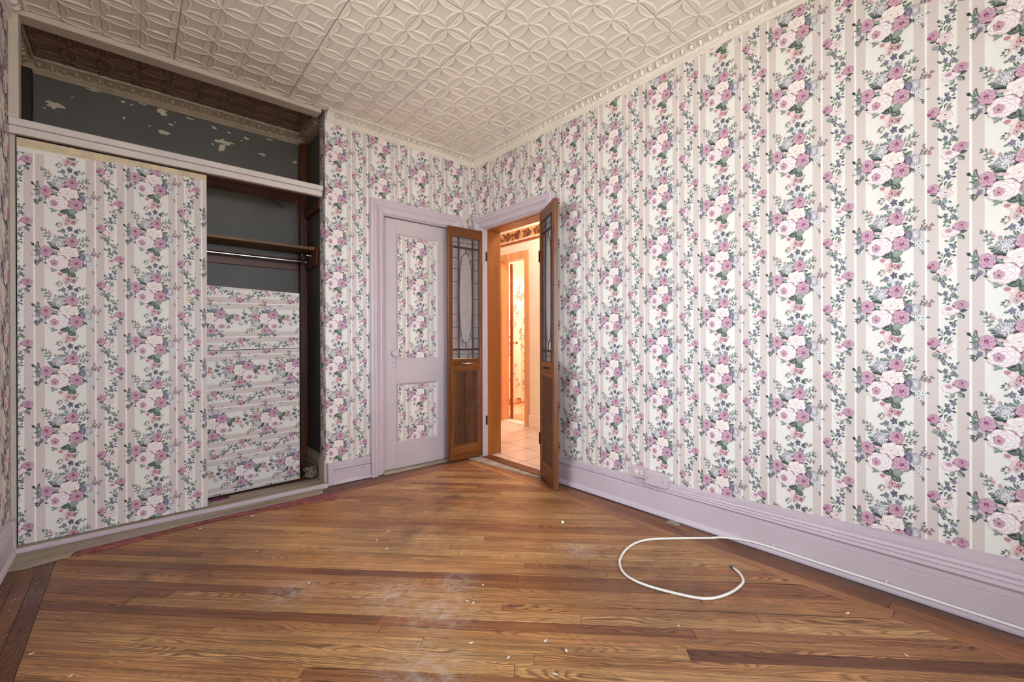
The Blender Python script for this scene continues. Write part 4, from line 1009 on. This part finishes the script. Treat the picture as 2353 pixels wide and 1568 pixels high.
# frame
m = MB(); m.box(CX0+0.03, RX-0.004, -0.075, 0.022, 2.714, H-0.002, 0.004); struct(m.build('trim_15', M['beam']), 'aged cream header board of the closet against the tin ceiling')
m = MB(); m.box(CX0+0.02, RX-0.002, -0.06, 0.022, 2.153, 2.189, 0.003); struct(m.build('trim_16', M['rail']), 'white middle rail across the closet opening')
m = MB(); m.box(CX0+0.024, RX-0.002, -0.012, 0.013, 2.113, 2.1515, 0.002); m.box(CX0+0.028, RX-0.002, -0.03, -0.014, 2.116, 2.15); struct(m.build('trim_17', M['rail']), 'lower white track strip over the sliding closet door')
m = MB(); m.box(2.850, RX-0.001, -0.05, 0.020, 2.19, 2.715, 0.003); m.box(2.868, RX-0.001, -0.05, -0.024, 0.03, 2.19); struct(m.build('trim_18', M['beam']), 'narrow closet post at the far left of the opening')
m = MB(); m.box(2.8655, RX-0.001, -0.015, 0.034, 0.0, 0.165, 0.003); struct(m.build('trim_19', M['lav']), 'small lavender plinth block at the far left of the closet sill')
m = MB(); m.box(1.311, CX0-0.006, -0.005, 0.030, 0.0, 0.166, 0.003); struct(m.build('trim_20', M['lav']), 'lavender plinth block between closet sill and skirting')
m = MB(); m.box(CX0, CX1+0.002, -0.06, 0.050, -0.012, 0.0265, 0.003, 0); sill = struct(m.build('trim_21', M['lav']), 'lavender closet sill under the sliding door')
m = MB(); m.box(CX0+0.002, CX1, -0.14, 0.030, 0.0255, 0.0285, 0.001); m.build('track_board', M['strip'], sill)
m = MB(); m.box(CX0, CX0+0.012, -T, -0.0, 0.02, 0.19, 0.002); m.build('jamb_block', M['beam'], sill)

# sliding door, papered
SX0, SX1 = 2.070, 2.860
sd = tag(empty('sliding_door', (0, 0.001, 0)), 'sliding closet door papered with roses, with a round brass finger pull', 'door')
m = MB(); m.box(SX0, SX1, -0.020, 0.0, 0.031, 2.100, 0.0015); m.build('slab', M['wplain'], sd)
paper('wallpaper', sd, [[(-SX1+0.001, 0.032), (-SX0-0.002, 0.032), (-SX0-0.002, 2.076), (-2.30, 2.082), (-2.42, 2.070), (-2.60, 2.074), (-SX1+0.001, 2.068)]], (0, 0.0, 0), (-1, 0, 0), (0, 1, 0), -2.728, 0.542+0.0, 0.3128)
m = MB(); m.prism([(-SX1, 2.055), (-SX0, 2.052), (-SX0, 2.099), (-SX1, 2.099)], 0, 0.0001)
o = m.build('bare_edge', mat_plain('torn_paper_edge', (212, 196, 164), 0.8, 0.14, 18), sd); o.rotation_euler = (PI/2, 0, PI); o['label'] = 'yellowed strip where the paper is torn off'
m = MB(); m.lathe([(0.0, -0.006), (0.007, -0.006), (0.0085, 0.0), (0.0095, 0.0018), (0.0125, 0.0022), (0.0135, 0.0005), (0.0135, 0.0)], (2.159, 0.0006, 1.322), (0, 1, 0), 24); m.build('finger_pull', M['brass'], sd)
# leaning panel, paper laid sideways
lp = tag(empty('leaning_panel', (0, 0, 0)), 'loose boards papered sideways with roses, leaning inside the open closet', 'panel')
pb, ptp = -0.235, -0.340
tilt = math.atan2(ptp-pb, 1.42)
lp.location = (2.075, pb, 0.012); lp.rotation_euler = (-tilt, math.radians(-1.1), PI)
# local frame after the turn: x runs to the jamb, z up, y to the back
for (za, zb, zc, zd) in ((0.0, 0.0, 0.988, 0.988), (0.993, 0.993, 1.392, 1.432)):   # lower right/left, upper right/left
    q = [(-0.25, za), (0.604, zb), (0.604, zc), (-0.25, zd)]
    m = MB(); n = 4
    m.add([(x, 0.0, z) for x, z in q]+[(x, 0.010, z) for x, z in q], [(0, 1, 2, 3), (7, 6, 5, 4)]+[(i, (i+1) % 4, 4+(i+1) % 4, 4+i) for i in range(4)]); bd = m.build('board', M['wplain'], lp)
    paper('wallpaper', bd, [[(z, -x) for x, z in inset(q, 0.002)]], (0, 0.0, 0), (0, 0, 1), (0, -1, 0), 0.800, -0.277, 0.315, None, (-1, 0, 0))
# shelf, cleats, rod
t = tag(empty('closet_shelf', (0, 0, 0)), 'worn wooden closet shelf above the chrome hanging rod', 'shelf')
m = MB(); m.box(CX0-0.018, RX-0.005, YC+0.004, -0.285, 1.776, 1.797, 0.003); m.build('board', M['shelf'], t)
m = MB(); m.box(CX0+0.04, RX-0.055, YC+0.001, YC+0.022, 1.640, 1.735, 0.002); m.build('back_cleat', M['closetwood'], t)
m = MB(); m.box(CX0-0.02, CX0+0.002, YC+0.06, -0.20, 1.640, 1.772, 0.002); m.build('side_cleat', M['closetwood'], t)
m = MB(); m.box(CX0-0.018, CX0+0.03, -0.290, -0.278, 1.770, 1.799, 0.001); m.build('end_strip', M['jamb'], t)
t = tag(empty('closet_rod', (0, 0, 0)), 'chrome hanging rod under the worn closet shelf', 'rod')
m = MB(); m.tube([(CX0+0.014, -0.462, 1.703), (RX-0.06, -0.462, 1.703)], 0.0125, 16); m.build('tube', M['chrome'], t)
m = MB(); m.lathe([(0, 0), (0.026, 0), (0.027, 0.006), (0.018, 0.010), (0.017, 0.028), (0.0128, 0.029)], (CX0+0.0035, -0.462, 1.703), (1, 0, 0), 18); m.build('flange', M['chrome'], t)
t = tag(empty('coat_hook', (CX0+0.002, -0.33, 1.735)), 'small metal peg on the closet side under the shelf end', 'hook')
m = MB(); m.lathe([(0, 0), (0.013, 0), (0.012, 0.004), (0.005, 0.008), (0.0045, 0.060), (0.009, 0.064), (0.010, 0.070), (0.006, 0.076), (0, 0.077)], (0, 0, 0), (1, 0, 0), 14); m.build('peg', M['chrome'], t)
# board under the middle rail
t = tag(empty('closet_upper_board', (0, 0, 0)), 'stained board closing the top of the lower closet under the white rail', 'board')
m = MB(); m.box(1.485, RX-0.004, -0.302, -0.052, 2.114, 2.134, 0.002); m.build('board', M['closetwood'], t)
m = MB(); m.box(CX0-0.019, CX0+0.01, YC+0.06, -T-0.001, 2.06, 2.134, 0.002); m.build('side_cleat', M['closetwood'], t)
m = MB(); m.tube(catmull([(1.72, -0.311, 2.128), (1.66, -0.312, 2.120), (1.60, -0.315, 2.100), (1.57, -0.320, 2.083), (1.558, -0.322, 2.074)], 5), 0.006, 8)
tag(m.build('wire_end', M['black']), 'black cable end hanging behind the stained closet board', 'cable')
# rubbish in the closet
m = MB(); r = random.Random(5)
for i in range(9):
    p = [(1.40+r.uniform(-.03, .05), -0.17+r.uniform(-.05, .03), 0.032+r.uniform(0, .075)) for _ in range(4)]; m.tube(catmull(p, 4), r.uniform(0.0018, 0.005), 5)
m.box(1.385, 1.425, -0.215, -0.17, 0.03, 0.085, 0.004)
tag(m.build('wire_tangle', M['dust']), 'grey tangle of wire and fluff in the closet corner', 'debris')
m = MB(); p = [(x, y, 0.031+0.004*math.sin(x*160)*math.cos(y*150)) for x in np.linspace(1.94, 2.05, 8) for y in np.linspace(-0.135, -0.085, 4)]
m.add(p, [(i*4+j, i*4+j+1, (i+1)*4+j+1, (i+1)*4+j) for i in range(7) for j in range(3)], True); m.add([(x, y, z-0.003) for x, y, z in p], [(i*4+j, i*4+j+1, (i+1)*4+j+1, (i+1)*4+j) for i in range(7) for j in range(3)], True)
tag(m.build('cloth_scrap', M['purple']), 'purple scrap of cloth behind the closet sill', 'cloth')
# strips in front of the sill
m = MB(); m.prism([(1.40, 0.066), (2.86, 0.066), (2.86, 0.262), (2.80, 0.275), (2.66, 0.250), (2.64, 0.204), (2.11, 0.172), (1.49, 0.171), (1.42, 0.14)], 0.0005, 0.0105, 0.002)
tag(m.build('bare_floor_strip', M['strip']), 'pale dusty board lying along the closet sill', 'board')
m = MB(); m.prism([(2.66, 0.206), (2.11, 0.174), (1.49, 0.173), (1.443, 0.195), (1.353, 0.206), (1.398, 0.336), (1.528, 0.286), (1.80, 0.232), (2.067, 0.196), (2.249, 0.225), (2.482, 0.259), (2.645, 0.252)], 0.0005, 0.008, 0.002)
tag(m.build('red_floor_strip', M['pink']), 'flaking red painted strip of board in front of the closet', 'board')

# ------------------------------------------------------------------ outlet and box on the skirting
t = tag(empty('power_outlet', (0.0, 1.766, 0.232)), 'lavender painted double power outlet on top of the skirting', 'outlet')
m = MB(); m.box(0.0005, 0.022, -0.052, 0.048, -0.033, 0.036, 0.002); m.build('plate', M['lav'], t)
for yy in (-0.024, 0.016):
    m = MB(); m.lathe([(0, 0.0), (0.015, 0.0), (0.015, 0.0022), (0.0135, 0.003), (0, 0.003)], (0.0215, yy, 0.0), (1, 0, 0), 20); s_ = m.build('socket', M['cable'], t)
    m = MB(); m.box(0.0243, 0.0249, yy-0.0055, yy+0.0055, 0.0045, 0.0072); m.box(0.0243, 0.0249, yy-0.0055, yy+0.0055, -0.0072, -0.0045); m.build('slots', M['black'], s_)
m = MB(); m.lathe([(0, 0), (0.003, 0), (0.0025, 0.0015), (0, 0.0018)], (0.022, -0.004, 0), (1, 0, 0), 10); m.build('screw', M['iron'], t)
t = tag(empty('junction_box', (0.0, 1.885, 0.222)), 'lavender painted junction box beside the power outlet', 'box')
m = MB(); m.box(0.0005, 0.040, -0.068, 0.070, -0.042, 0.040, 0.003); m.build('body', M['lav'], t)
m = MB(); m.box(0.040, 0.0425, -0.066, 0.068, -0.040, 0.038, 0.001); cv = m.build('cover', M['lav'], t)
for yy, zz in ((-0.052, -0.002), (0.054, -0.006)):
    m = MB(); m.lathe([(0, 0), (0.0028, 0), (0.0024, 0.0014), (0, 0.0018)], (0.0425, yy, zz), (1, 0, 0), 10); m.build('screw', M['iron'], cv)

# ------------------------------------------------------------------ white cable
fl = [(0.313, 2.469), (0.345, 2.489), (0.386, 2.52), (0.428, 2.533), (0.507, 2.532), (0.588, 2.515), (0.648, 2.485), (0.682, 2.442), (0.717, 2.368), (0.746, 2.287), (0.756, 2.225), (0.749, 2.166), (0.719, 2.115), (0.67, 2.072), (0.61, 2.042), (0.535, 2.020), (0.456, 2.012), (0.383, 2.026), (0.316, 2.062), (0.24, 2.122), (0.159, 2.190), (0.095, 2.245)]
z = 0.0058
pts = [(fl[0][0]+0.012, fl[0][1]-0.008, z)]+[(x, y, z) for x, y in fl[1:]]
pts += [(0.060, 2.282, 0.012), (0.046, 2.345, 0.022), (0.041, 2.43, 0.034), (0.041, 2.53, 0.038), (0.041, 2.75, 0.037), (0.041, 3.04, 0.037), (0.041, 3.33, 0.036), (0.041, 4.2, 0.036)]
t = tag(empty('coaxial_cable', (0, 0, 0)), 'white cable curled on the floor and run along the skirting', 'cable')
m = MB(); m.tube(catmull(pts, 6), 0.0056, 10); m.build('sheath', M['cable'], t)
a = Vector((fl[0][0]+0.014, fl[0][1]-0.008, z+0.001)); dr = (Vector((fl[0][0], fl[0][1], 0))-Vector((fl[1][0], fl[1][1], 0))).normalized()
dr = Vector((-0.66, -0.75, 0))
m = MB(); m.lathe([(0, -0.004), (0.0062, -0.004), (0.0062, 0.008), (0.0078, 0.010), (0.0078, 0.013), (0.0068, 0.014), (0.0068, 0.016), (0.0078, 0.017), (0.0078, 0.024), (0.0060, 0.026), (0.006, 0.032), (0.001, 0.032), (0.0008, 0.040), (0, 0.040)], a, dr, 14); m.build('connector', M['chrome'], t)
m = MB(); m.lathe([(0.0069, 0.0135), (0.0083, 0.0135), (0.0083, 0.0168), (0.0069, 0.0168)], a, dr, 14); m.build('seal_ring', M['black'], t)
for y in (2.529, 2.955):
    m = MB(); m.tube([(0.024, y, 0.048), (0.034, y, 0.0475), (0.043, y, 0.045), (0.0485, y, 0.038), (0.045, y, 0.031)], 0.0022, 6); m.build('clip', M['cable'], t)

# ------------------------------------------------------------------ litter on the floor
CH = [(1.875, 0.275, 16, 'curled white paint flake near the red floor strip'), (2.134, 0.285, 14, 'pale crumb beside the red floor strip'), (1.349, 1.025, 8, 'tiny pale flake, furthest of three to the right of the red strip end'), (1.441, 1.078, 9, 'tiny pale flake, middle of three to the right of the red strip end'), (1.443, 1.205, 8, 'tiny pale flake, nearest of three to the right of the red strip end'), (1.149, 1.542, 10, 'white flake just left of the long grey sliver'), (1.0, 1.701, 15, 'long grey paint sliver out on the open floor'),
      (0.891, 1.814, 9, 'white flake just right of the long grey sliver'), (2.331, 0.962, 11, 'oval grey flake on the dark floor by the closet'), (1.394, 1.844, 10, 'white flake, larger of a pair beside the dusty floor patch'), (1.382, 1.87, 9, 'white flake, smaller of a pair beside the dusty floor patch'), (1.526, 2.054, 10, 'leftmost of five white flakes on the foreground floor'), (1.323, 2.22, 11, 'third from the left of five white flakes on the foreground floor'), (1.304, 2.302, 11, 'rightmost of five white flakes on the foreground floor'), (1.474, 2.194, 10, 'second from the left of five white flakes on the foreground floor'), (1.408, 2.348, 11, "nearest of five white flakes on the foreground floor, at the photo's bottom edge"),
      (0.33, 2.882, 11, 'single white crumb near the skirting beyond the cable'), (0.891, 2.489, 9, 'white flake on the floor below the cable loop, beside it'), (1.275, 1.793, 9, 'single flake just above the pair by the dusty floor patch'), (1.839, 1.276, 9, 'flake at the left side of the dusty floor patch'), (1.95, 0.796, 8, 'crumb on the floor nearer the camera than the curled flake'), (2.571, 1.337, 9, "flake on the dark boards in the photo's bottom left corner"), (2.683, 1.111, 10, 'leftmost flake of all, on the dark border boards'), (0.468, 1.814, 6, 'tiny crumb between the round cap and the cable loop'), (0.459, 3.069, 8, 'rightmost flake of all, near the dark border along the skirting')]
for i, (x, y, sz, lb) in enumerate(CH):
    r = random.Random(50+i); s_ = sz*0.0009; m = MB(); n = 7; top = []; 
    for k in range(n):
        a = 2*PI*k/n; top.append((s_*r.uniform(0.7, 1.1)*math.cos(a), s_*0.5*r.uniform(0.6, 1.1)*math.sin(a)))
    up = [(px, py, 0.0018+0.22*abs(px)*r.uniform(0.6, 1.4)) for px, py in top]; dn = [(px, py, pz-0.0012) for px, py, pz in up]
    m.add(up+[(0, 0, 0.0016)]+dn+[(0, 0, 0.0004)], [(k, (k+1) % n, n) for k in range(n)]+[(n+1+(k+1) % n, n+1+k, 2*n+1) for k in range(n)]+[(k, (k+1) % n, n+1+(k+1) % n, n+1+k) for k in range(n)])
    o = m.build('paint_flake', M['dust'] if lb and 'grey' in lb else M['flake']); o.location = (x, y, 0.0); o.rotation_euler = (0, 0, r.uniform(0, 6))
    tag(o, lb or 'small loose white paint flake lying on the bare oak floor', 'paint flake', 'paint flakes scattered on the floor')
m = MB(); m.lathe([(0, 0.0), (0.0075, 0.0005), (0.0095, 0.004), (0.0095, 0.008), (0.0070, 0.0125), (0.002, 0.0145), (0, 0.0147)], (0.537, 1.586, 0), (0, 0, 1), 16)
tag(m.build('plastic_cap', M['cable']), 'round white cap lying on the floor before the ajar glazed door', 'cap')
m = MB(); r = random.Random(8)
for i in range(6):
    m.box(0.05+r.uniform(-.012, .02), 0.062+r.uniform(0, .02), 2.00+r.uniform(-.03, .02), 2.02+r.uniform(0, .03), 0.0, 0.004+r.random()*0.005, 0.001)
tag(m.build('plaster_crumbs', M['dust']), 'grey plaster crumbs at the foot of the skirting under the box', 'debris')
m = MB(); r = random.Random(18)
for i in range(90):
    x, y = r.uniform(2.66, 2.86), r.uniform(0.28, 1.05); a = r.uniform(0, 6); l = r.uniform(0.002, 0.006)
    m.add([(x, y, 0.001), (x+l*math.cos(a), y+l*math.sin(a), 0.001), (x+l*math.cos(a+.5), y+l*math.sin(a+.5), 0.0022), (x, y, 0.002)], [(0, 1, 2), (0, 2, 3), (0, 3, 1), (1, 3, 2)])
tag(m.build('paint_dust', M['flake']), 'scatter of tiny white paint crumbs on the dark border boards', 'debris', None, 'stuff')

# ------------------------------------------------------------------ hall and bathroom beyond the doorway
HX = -1.27
m = MB(); m.box(HX, -0.075, -1.9, 1.8, -0.05, -0.006); hf = struct(m.build('hall_floor', M['grout']), 'beige tiled hall floor beyond the doorway')
tx = [-0.078, -0.172, -0.505, -0.838, -1.171, HX+0.002]; ty = [-1.73+0.315*k for k in range(0, 11)]
rr = random.Random(2)
for i in range(len(tx)-1):
    for j in range(len(ty)-1):
        m = MB(); m.box(tx[i+1]+0.004, tx[i]-0.004, ty[j]+0.004, ty[j+1]-0.004, -0.006, 0.0, 0.0012); m.build('floor_tile', M['tile'], hf)
OY0, OY1, OT = -1.153, -0.685, 2.105
m = MB(); m.box(HX-0.12, HX, -1.9, OY0, 0, 2.75); m.box(HX-0.12, HX, OY0, OY1, OT, 2.75); m.box(HX-0.12, HX, OY1, 1.8, 0, 2.75)
hw = struct(m.build('wall_hall', M['hallpaint']), 'cream hall wall with a dark floral border')
m = MB(); m.box(HX, HX+0.018, -1.9, 1.8, 2.300, 2.325, 0.003); struct(m.build('trim_22', M['bathdoor']), 'brown picture rail under the floral border in the hall')
a = Art(31); br, brd, brl = lin((120, 74, 48)), lin((78, 44, 30)), lin((170, 116, 76)); y = -1.6
rb = random.Random(6)
while y < 0.9:
    a.rose(y, 2.40, 0.055, 0.045, y, 2.40, brd, br, brl, int((y+3)*100), .3)
    for k in range(7): a.leaf(y+rb.uniform(-.05, .05), 2.40+rb.uniform(-.03, .03), rb.uniform(0, 6.3), rb.uniform(.05, .08), .014, br, brd, brd)
    for k in range(5): a.blob(y+0.10+rb.uniform(-.05, .05), 2.40+rb.uniform(-.045, .045), .018, .016, 0, brl, brd, 8, .1)
    y += 0.19
V, C, Z, Tt = a.arrays()
m = MB(); m.box(HX, HX+0.0006, -1.9, 1.8, 2.345, 2.466); m.build('border_paper', mat_plain('border_ground', (206, 158, 108), 0.6, 0.05, 4), hw)
me = bpy.data.meshes.new('border_print'); me.from_pydata([(HX+0.0008+z*3e-6, v[0], min(2.466, max(2.345, v[1]))) for v, z in zip(V, Z)], [], [tuple(t_) for t_ in Tt.tolist()])
at = me.color_attributes.new('Col', 'FLOAT_COLOR', 'POINT'); at.data.foreach_set('color', np.hstack([C, np.ones((len(C), 1))]).ravel().astype(np.float32)); me.materials.append(M['paper']); link('border_print', me, hw)
m = MB(); m.box(HX, HX+0.02, OY1, OY1+0.075, 0, OT+0.08, 0.004); m.box(HX, HX+0.02, OY0-0.075, OY0, 0, OT+0.08, 0.004); m.box(HX, HX+0.021, OY0, OY1, OT, OT+0.08, 0.004); m.box(HX-0.12, HX, OY1-0.015, OY1, 0, OT); m.box(HX-0.12, HX, OY0, OY0+0.015, 0, OT)
struct(m.build('trim_23', M['hallwood']), 'pale wood casing of the bathroom doorway across the hall')
m = MB(); m.box(HX, HX+0.018, OY1+0.075, 1.8, 0, 0.145, 0.004); struct(m.build('baseboard_hall', M['hallpaint']), 'cream skirting in the hall')
m = MB(); m.box(HX, -TB, -2.02, -1.9, 0, 2.75); m.box(HX, -TB, 1.8, 1.92, 0, 2.75); m.box(-TB, 0, -1.9, -T, 0, 2.75); struct(m.build('wall_hall_end', M['hallpaint']))
m = MB(); m.box(HX-2.4, -TB, -3.1, 1.92, 2.75, 2.80); struct(m.build('ceiling_hall', M['hallpaint']))
m = MB(); m.box(HX-0.13, HX+0.02, OY0+0.01, OY1-0.01, -0.004, 0.012, 0.003); struct(m.build('trim_24', mat_plain('marble_saddle', (226, 220, 212), 0.35, 0.1, 14)), 'white marble saddle of the bathroom doorway')
# bathroom
m = MB(); m.box(-3.5, HX-0.12, -3.1, -3.0, 0, 2.75); m.box(-3.6, -3.5, -3.1, 0.3, 0, 2.75); m.box(-3.5, HX-0.12, 0.2, 0.3, 0, 2.75); struct(m.build('wall_bathroom', M['peach']), 'peach bathroom wall above the shower curtain')
m = MB(); m.box(-3.5, HX-0.12, -3.0, 0.2, -0.05, 0.0); bf = struct(m.build('bathroom_floor', M['mosaic']), 'patterned tan bathroom floor')
m = MB(); rr = random.Random(4)
for i in range(260):
    x, y = -1.45-rr.random()*1.3, -2.1+rr.random()*1.5; m.box(x, x+0.045, y, y+0.012, 0.0, 0.0012)
o = m.build('mosaic_bits', mat_plain('mosaic_dark', (140, 92, 62), 0.5, 0.1, 10), bf); o['kind'] = 'stuff'
t = tag(empty('bathtub', (0, 0, 0)), 'peach bathtub side below the shower curtain', 'bathtub')
m = MB(); m.box(-3.3, -1.5, -2.95, -2.155, 0.0, 0.42, 0.02); m.box(-3.32, -1.48, -2.97, -2.145, 0.40, 0.45, 0.012); m.build('tub', M['tub'], t)
t = tag(empty('curtain_rod', (0, 0, 0)), 'white rod carrying the shower curtain', 'rod')
m = MB(); m.tube([(-3.49, -2.12, 2.10), (HX-0.12, -2.12, 2.10)], 0.014, 10); m.build('rod', M['cable'], t)
t = tag(empty('shower_curtain', (0, 0, 0)), 'pale floral shower curtain hanging before the bathtub', 'curtain')
nx, nz = 60, 12; vs = []
for j in range(nz+1):
    for i in range(nx+1):
        x = -3.3+1.75*i/nx; f = j/nz; vs.append((x, -2.115+0.028*math.sin(i*1.15)*(0.4+0.6*(1-f)), 0.07+0.04*math.sin(i*0.9)*(1-f)+(2.06-0.07)*f))
m = MB(); m.add(vs, [(j*(nx+1)+i, j*(nx+1)+i+1, (j+1)*(nx+1)+i+1, (j+1)*(nx+1)+i) for j in range(nz) for i in range(nx)], True); cl = m.build('cloth', M['curtain'], t)
a = Art(77); rr = random.Random(14); g1, g2 = lin((196, 170, 158)), lin((128, 108, 104))
for i in range(60):
    x, z_ = rr.uniform(-2.75, -2.1), rr.uniform(0.25, 2.0); an = rr.uniform(-.5, .6)
    for k in range(3): a.leaf(x, z_, an+rr.uniform(-.9, .9), rr.uniform(.05, .11), .011, g1, g2, g2)
V, C, Z, Tt = a.arrays(); me = bpy.data.meshes.new('curtain_print'); me.from_pydata([(v[0], -2.080+z*3e-6, v[1]) for v, z in zip(V, Z)], [], [tuple(t_) for t_ in Tt.tolist()])
at = me.color_attributes.new('Col', 'FLOAT_COLOR', 'POINT'); at.data.foreach_set('color', np.hstack([C, np.ones((len(C), 1))]).ravel().astype(np.float32)); me.materials.append(M['paper']); link('curtain_print', me, cl)['kind'] = 'stuff'
m = MB()
for i in range(14): m.tube([(-3.2+i*0.12, -2.12+0.018*math.cos(a_), 2.095+0.022*math.sin(a_)) for a_ in [2*PI*k/10 for k in range(11)]], 0.002, 5, False)
m.build('rings', M['chrome'], t)['kind'] = 'stuff'
t = tag(empty('bathroom_door', (HX-0.13, OY0+0.03, 0), math.radians(47.5)), 'orange brown bathroom door opened away from the hall', 'door')
m = MB(); m.box(-0.44, 0.0, 0.0, 0.036, 0.015, 2.09, 0.003); m.build('slab', M['bathdoor'], t)
m = MB(); m.lathe([(0, 0), (0.022, 0), (0.020, 0.005), (0.008, 0.010), (0.008, 0.03), (0.022, 0.038), (0.026, 0.05), (0.018, 0.062), (0, 0.066)], (-0.39, 0.036, 1.03), (0, 1, 0), 18); m.build('knob', M['brass'], t)
# hall and bathroom ceiling lamps
def ceiling_lamp(name, loc, label, watts, r=0.11):
    t = tag(empty(name, loc), label, 'lamp')
    m = MB(); m.lathe([(0.0, 0.0), (r*0.8, 0.0), (r*0.8, -0.012), (r*0.6, -0.02), (0, -0.02)], (0, 0, 0), (0, 0, 1), 20); m.build('base', M['brass'], t)
    ld = bpy.data.lights.new('bulb', 'POINT'); ld.energy = watts; ld.shadow_soft_size = 0.06; ld.color = (1.0, 0.91, 0.82)
    o = bpy.data.objects.new('bulb', ld); o.location = (0, 0, -0.10); COL.objects.link(o); o.parent = t
    return t
ceiling_lamp('hall_lamp', (-0.75, 0.35, 2.749), 'brass ceiling lamp of the hall', 55)
ceiling_lamp('bathroom_lamp', (-2.2, -1.2, 2.749), 'brass ceiling lamp of the bathroom', 120)
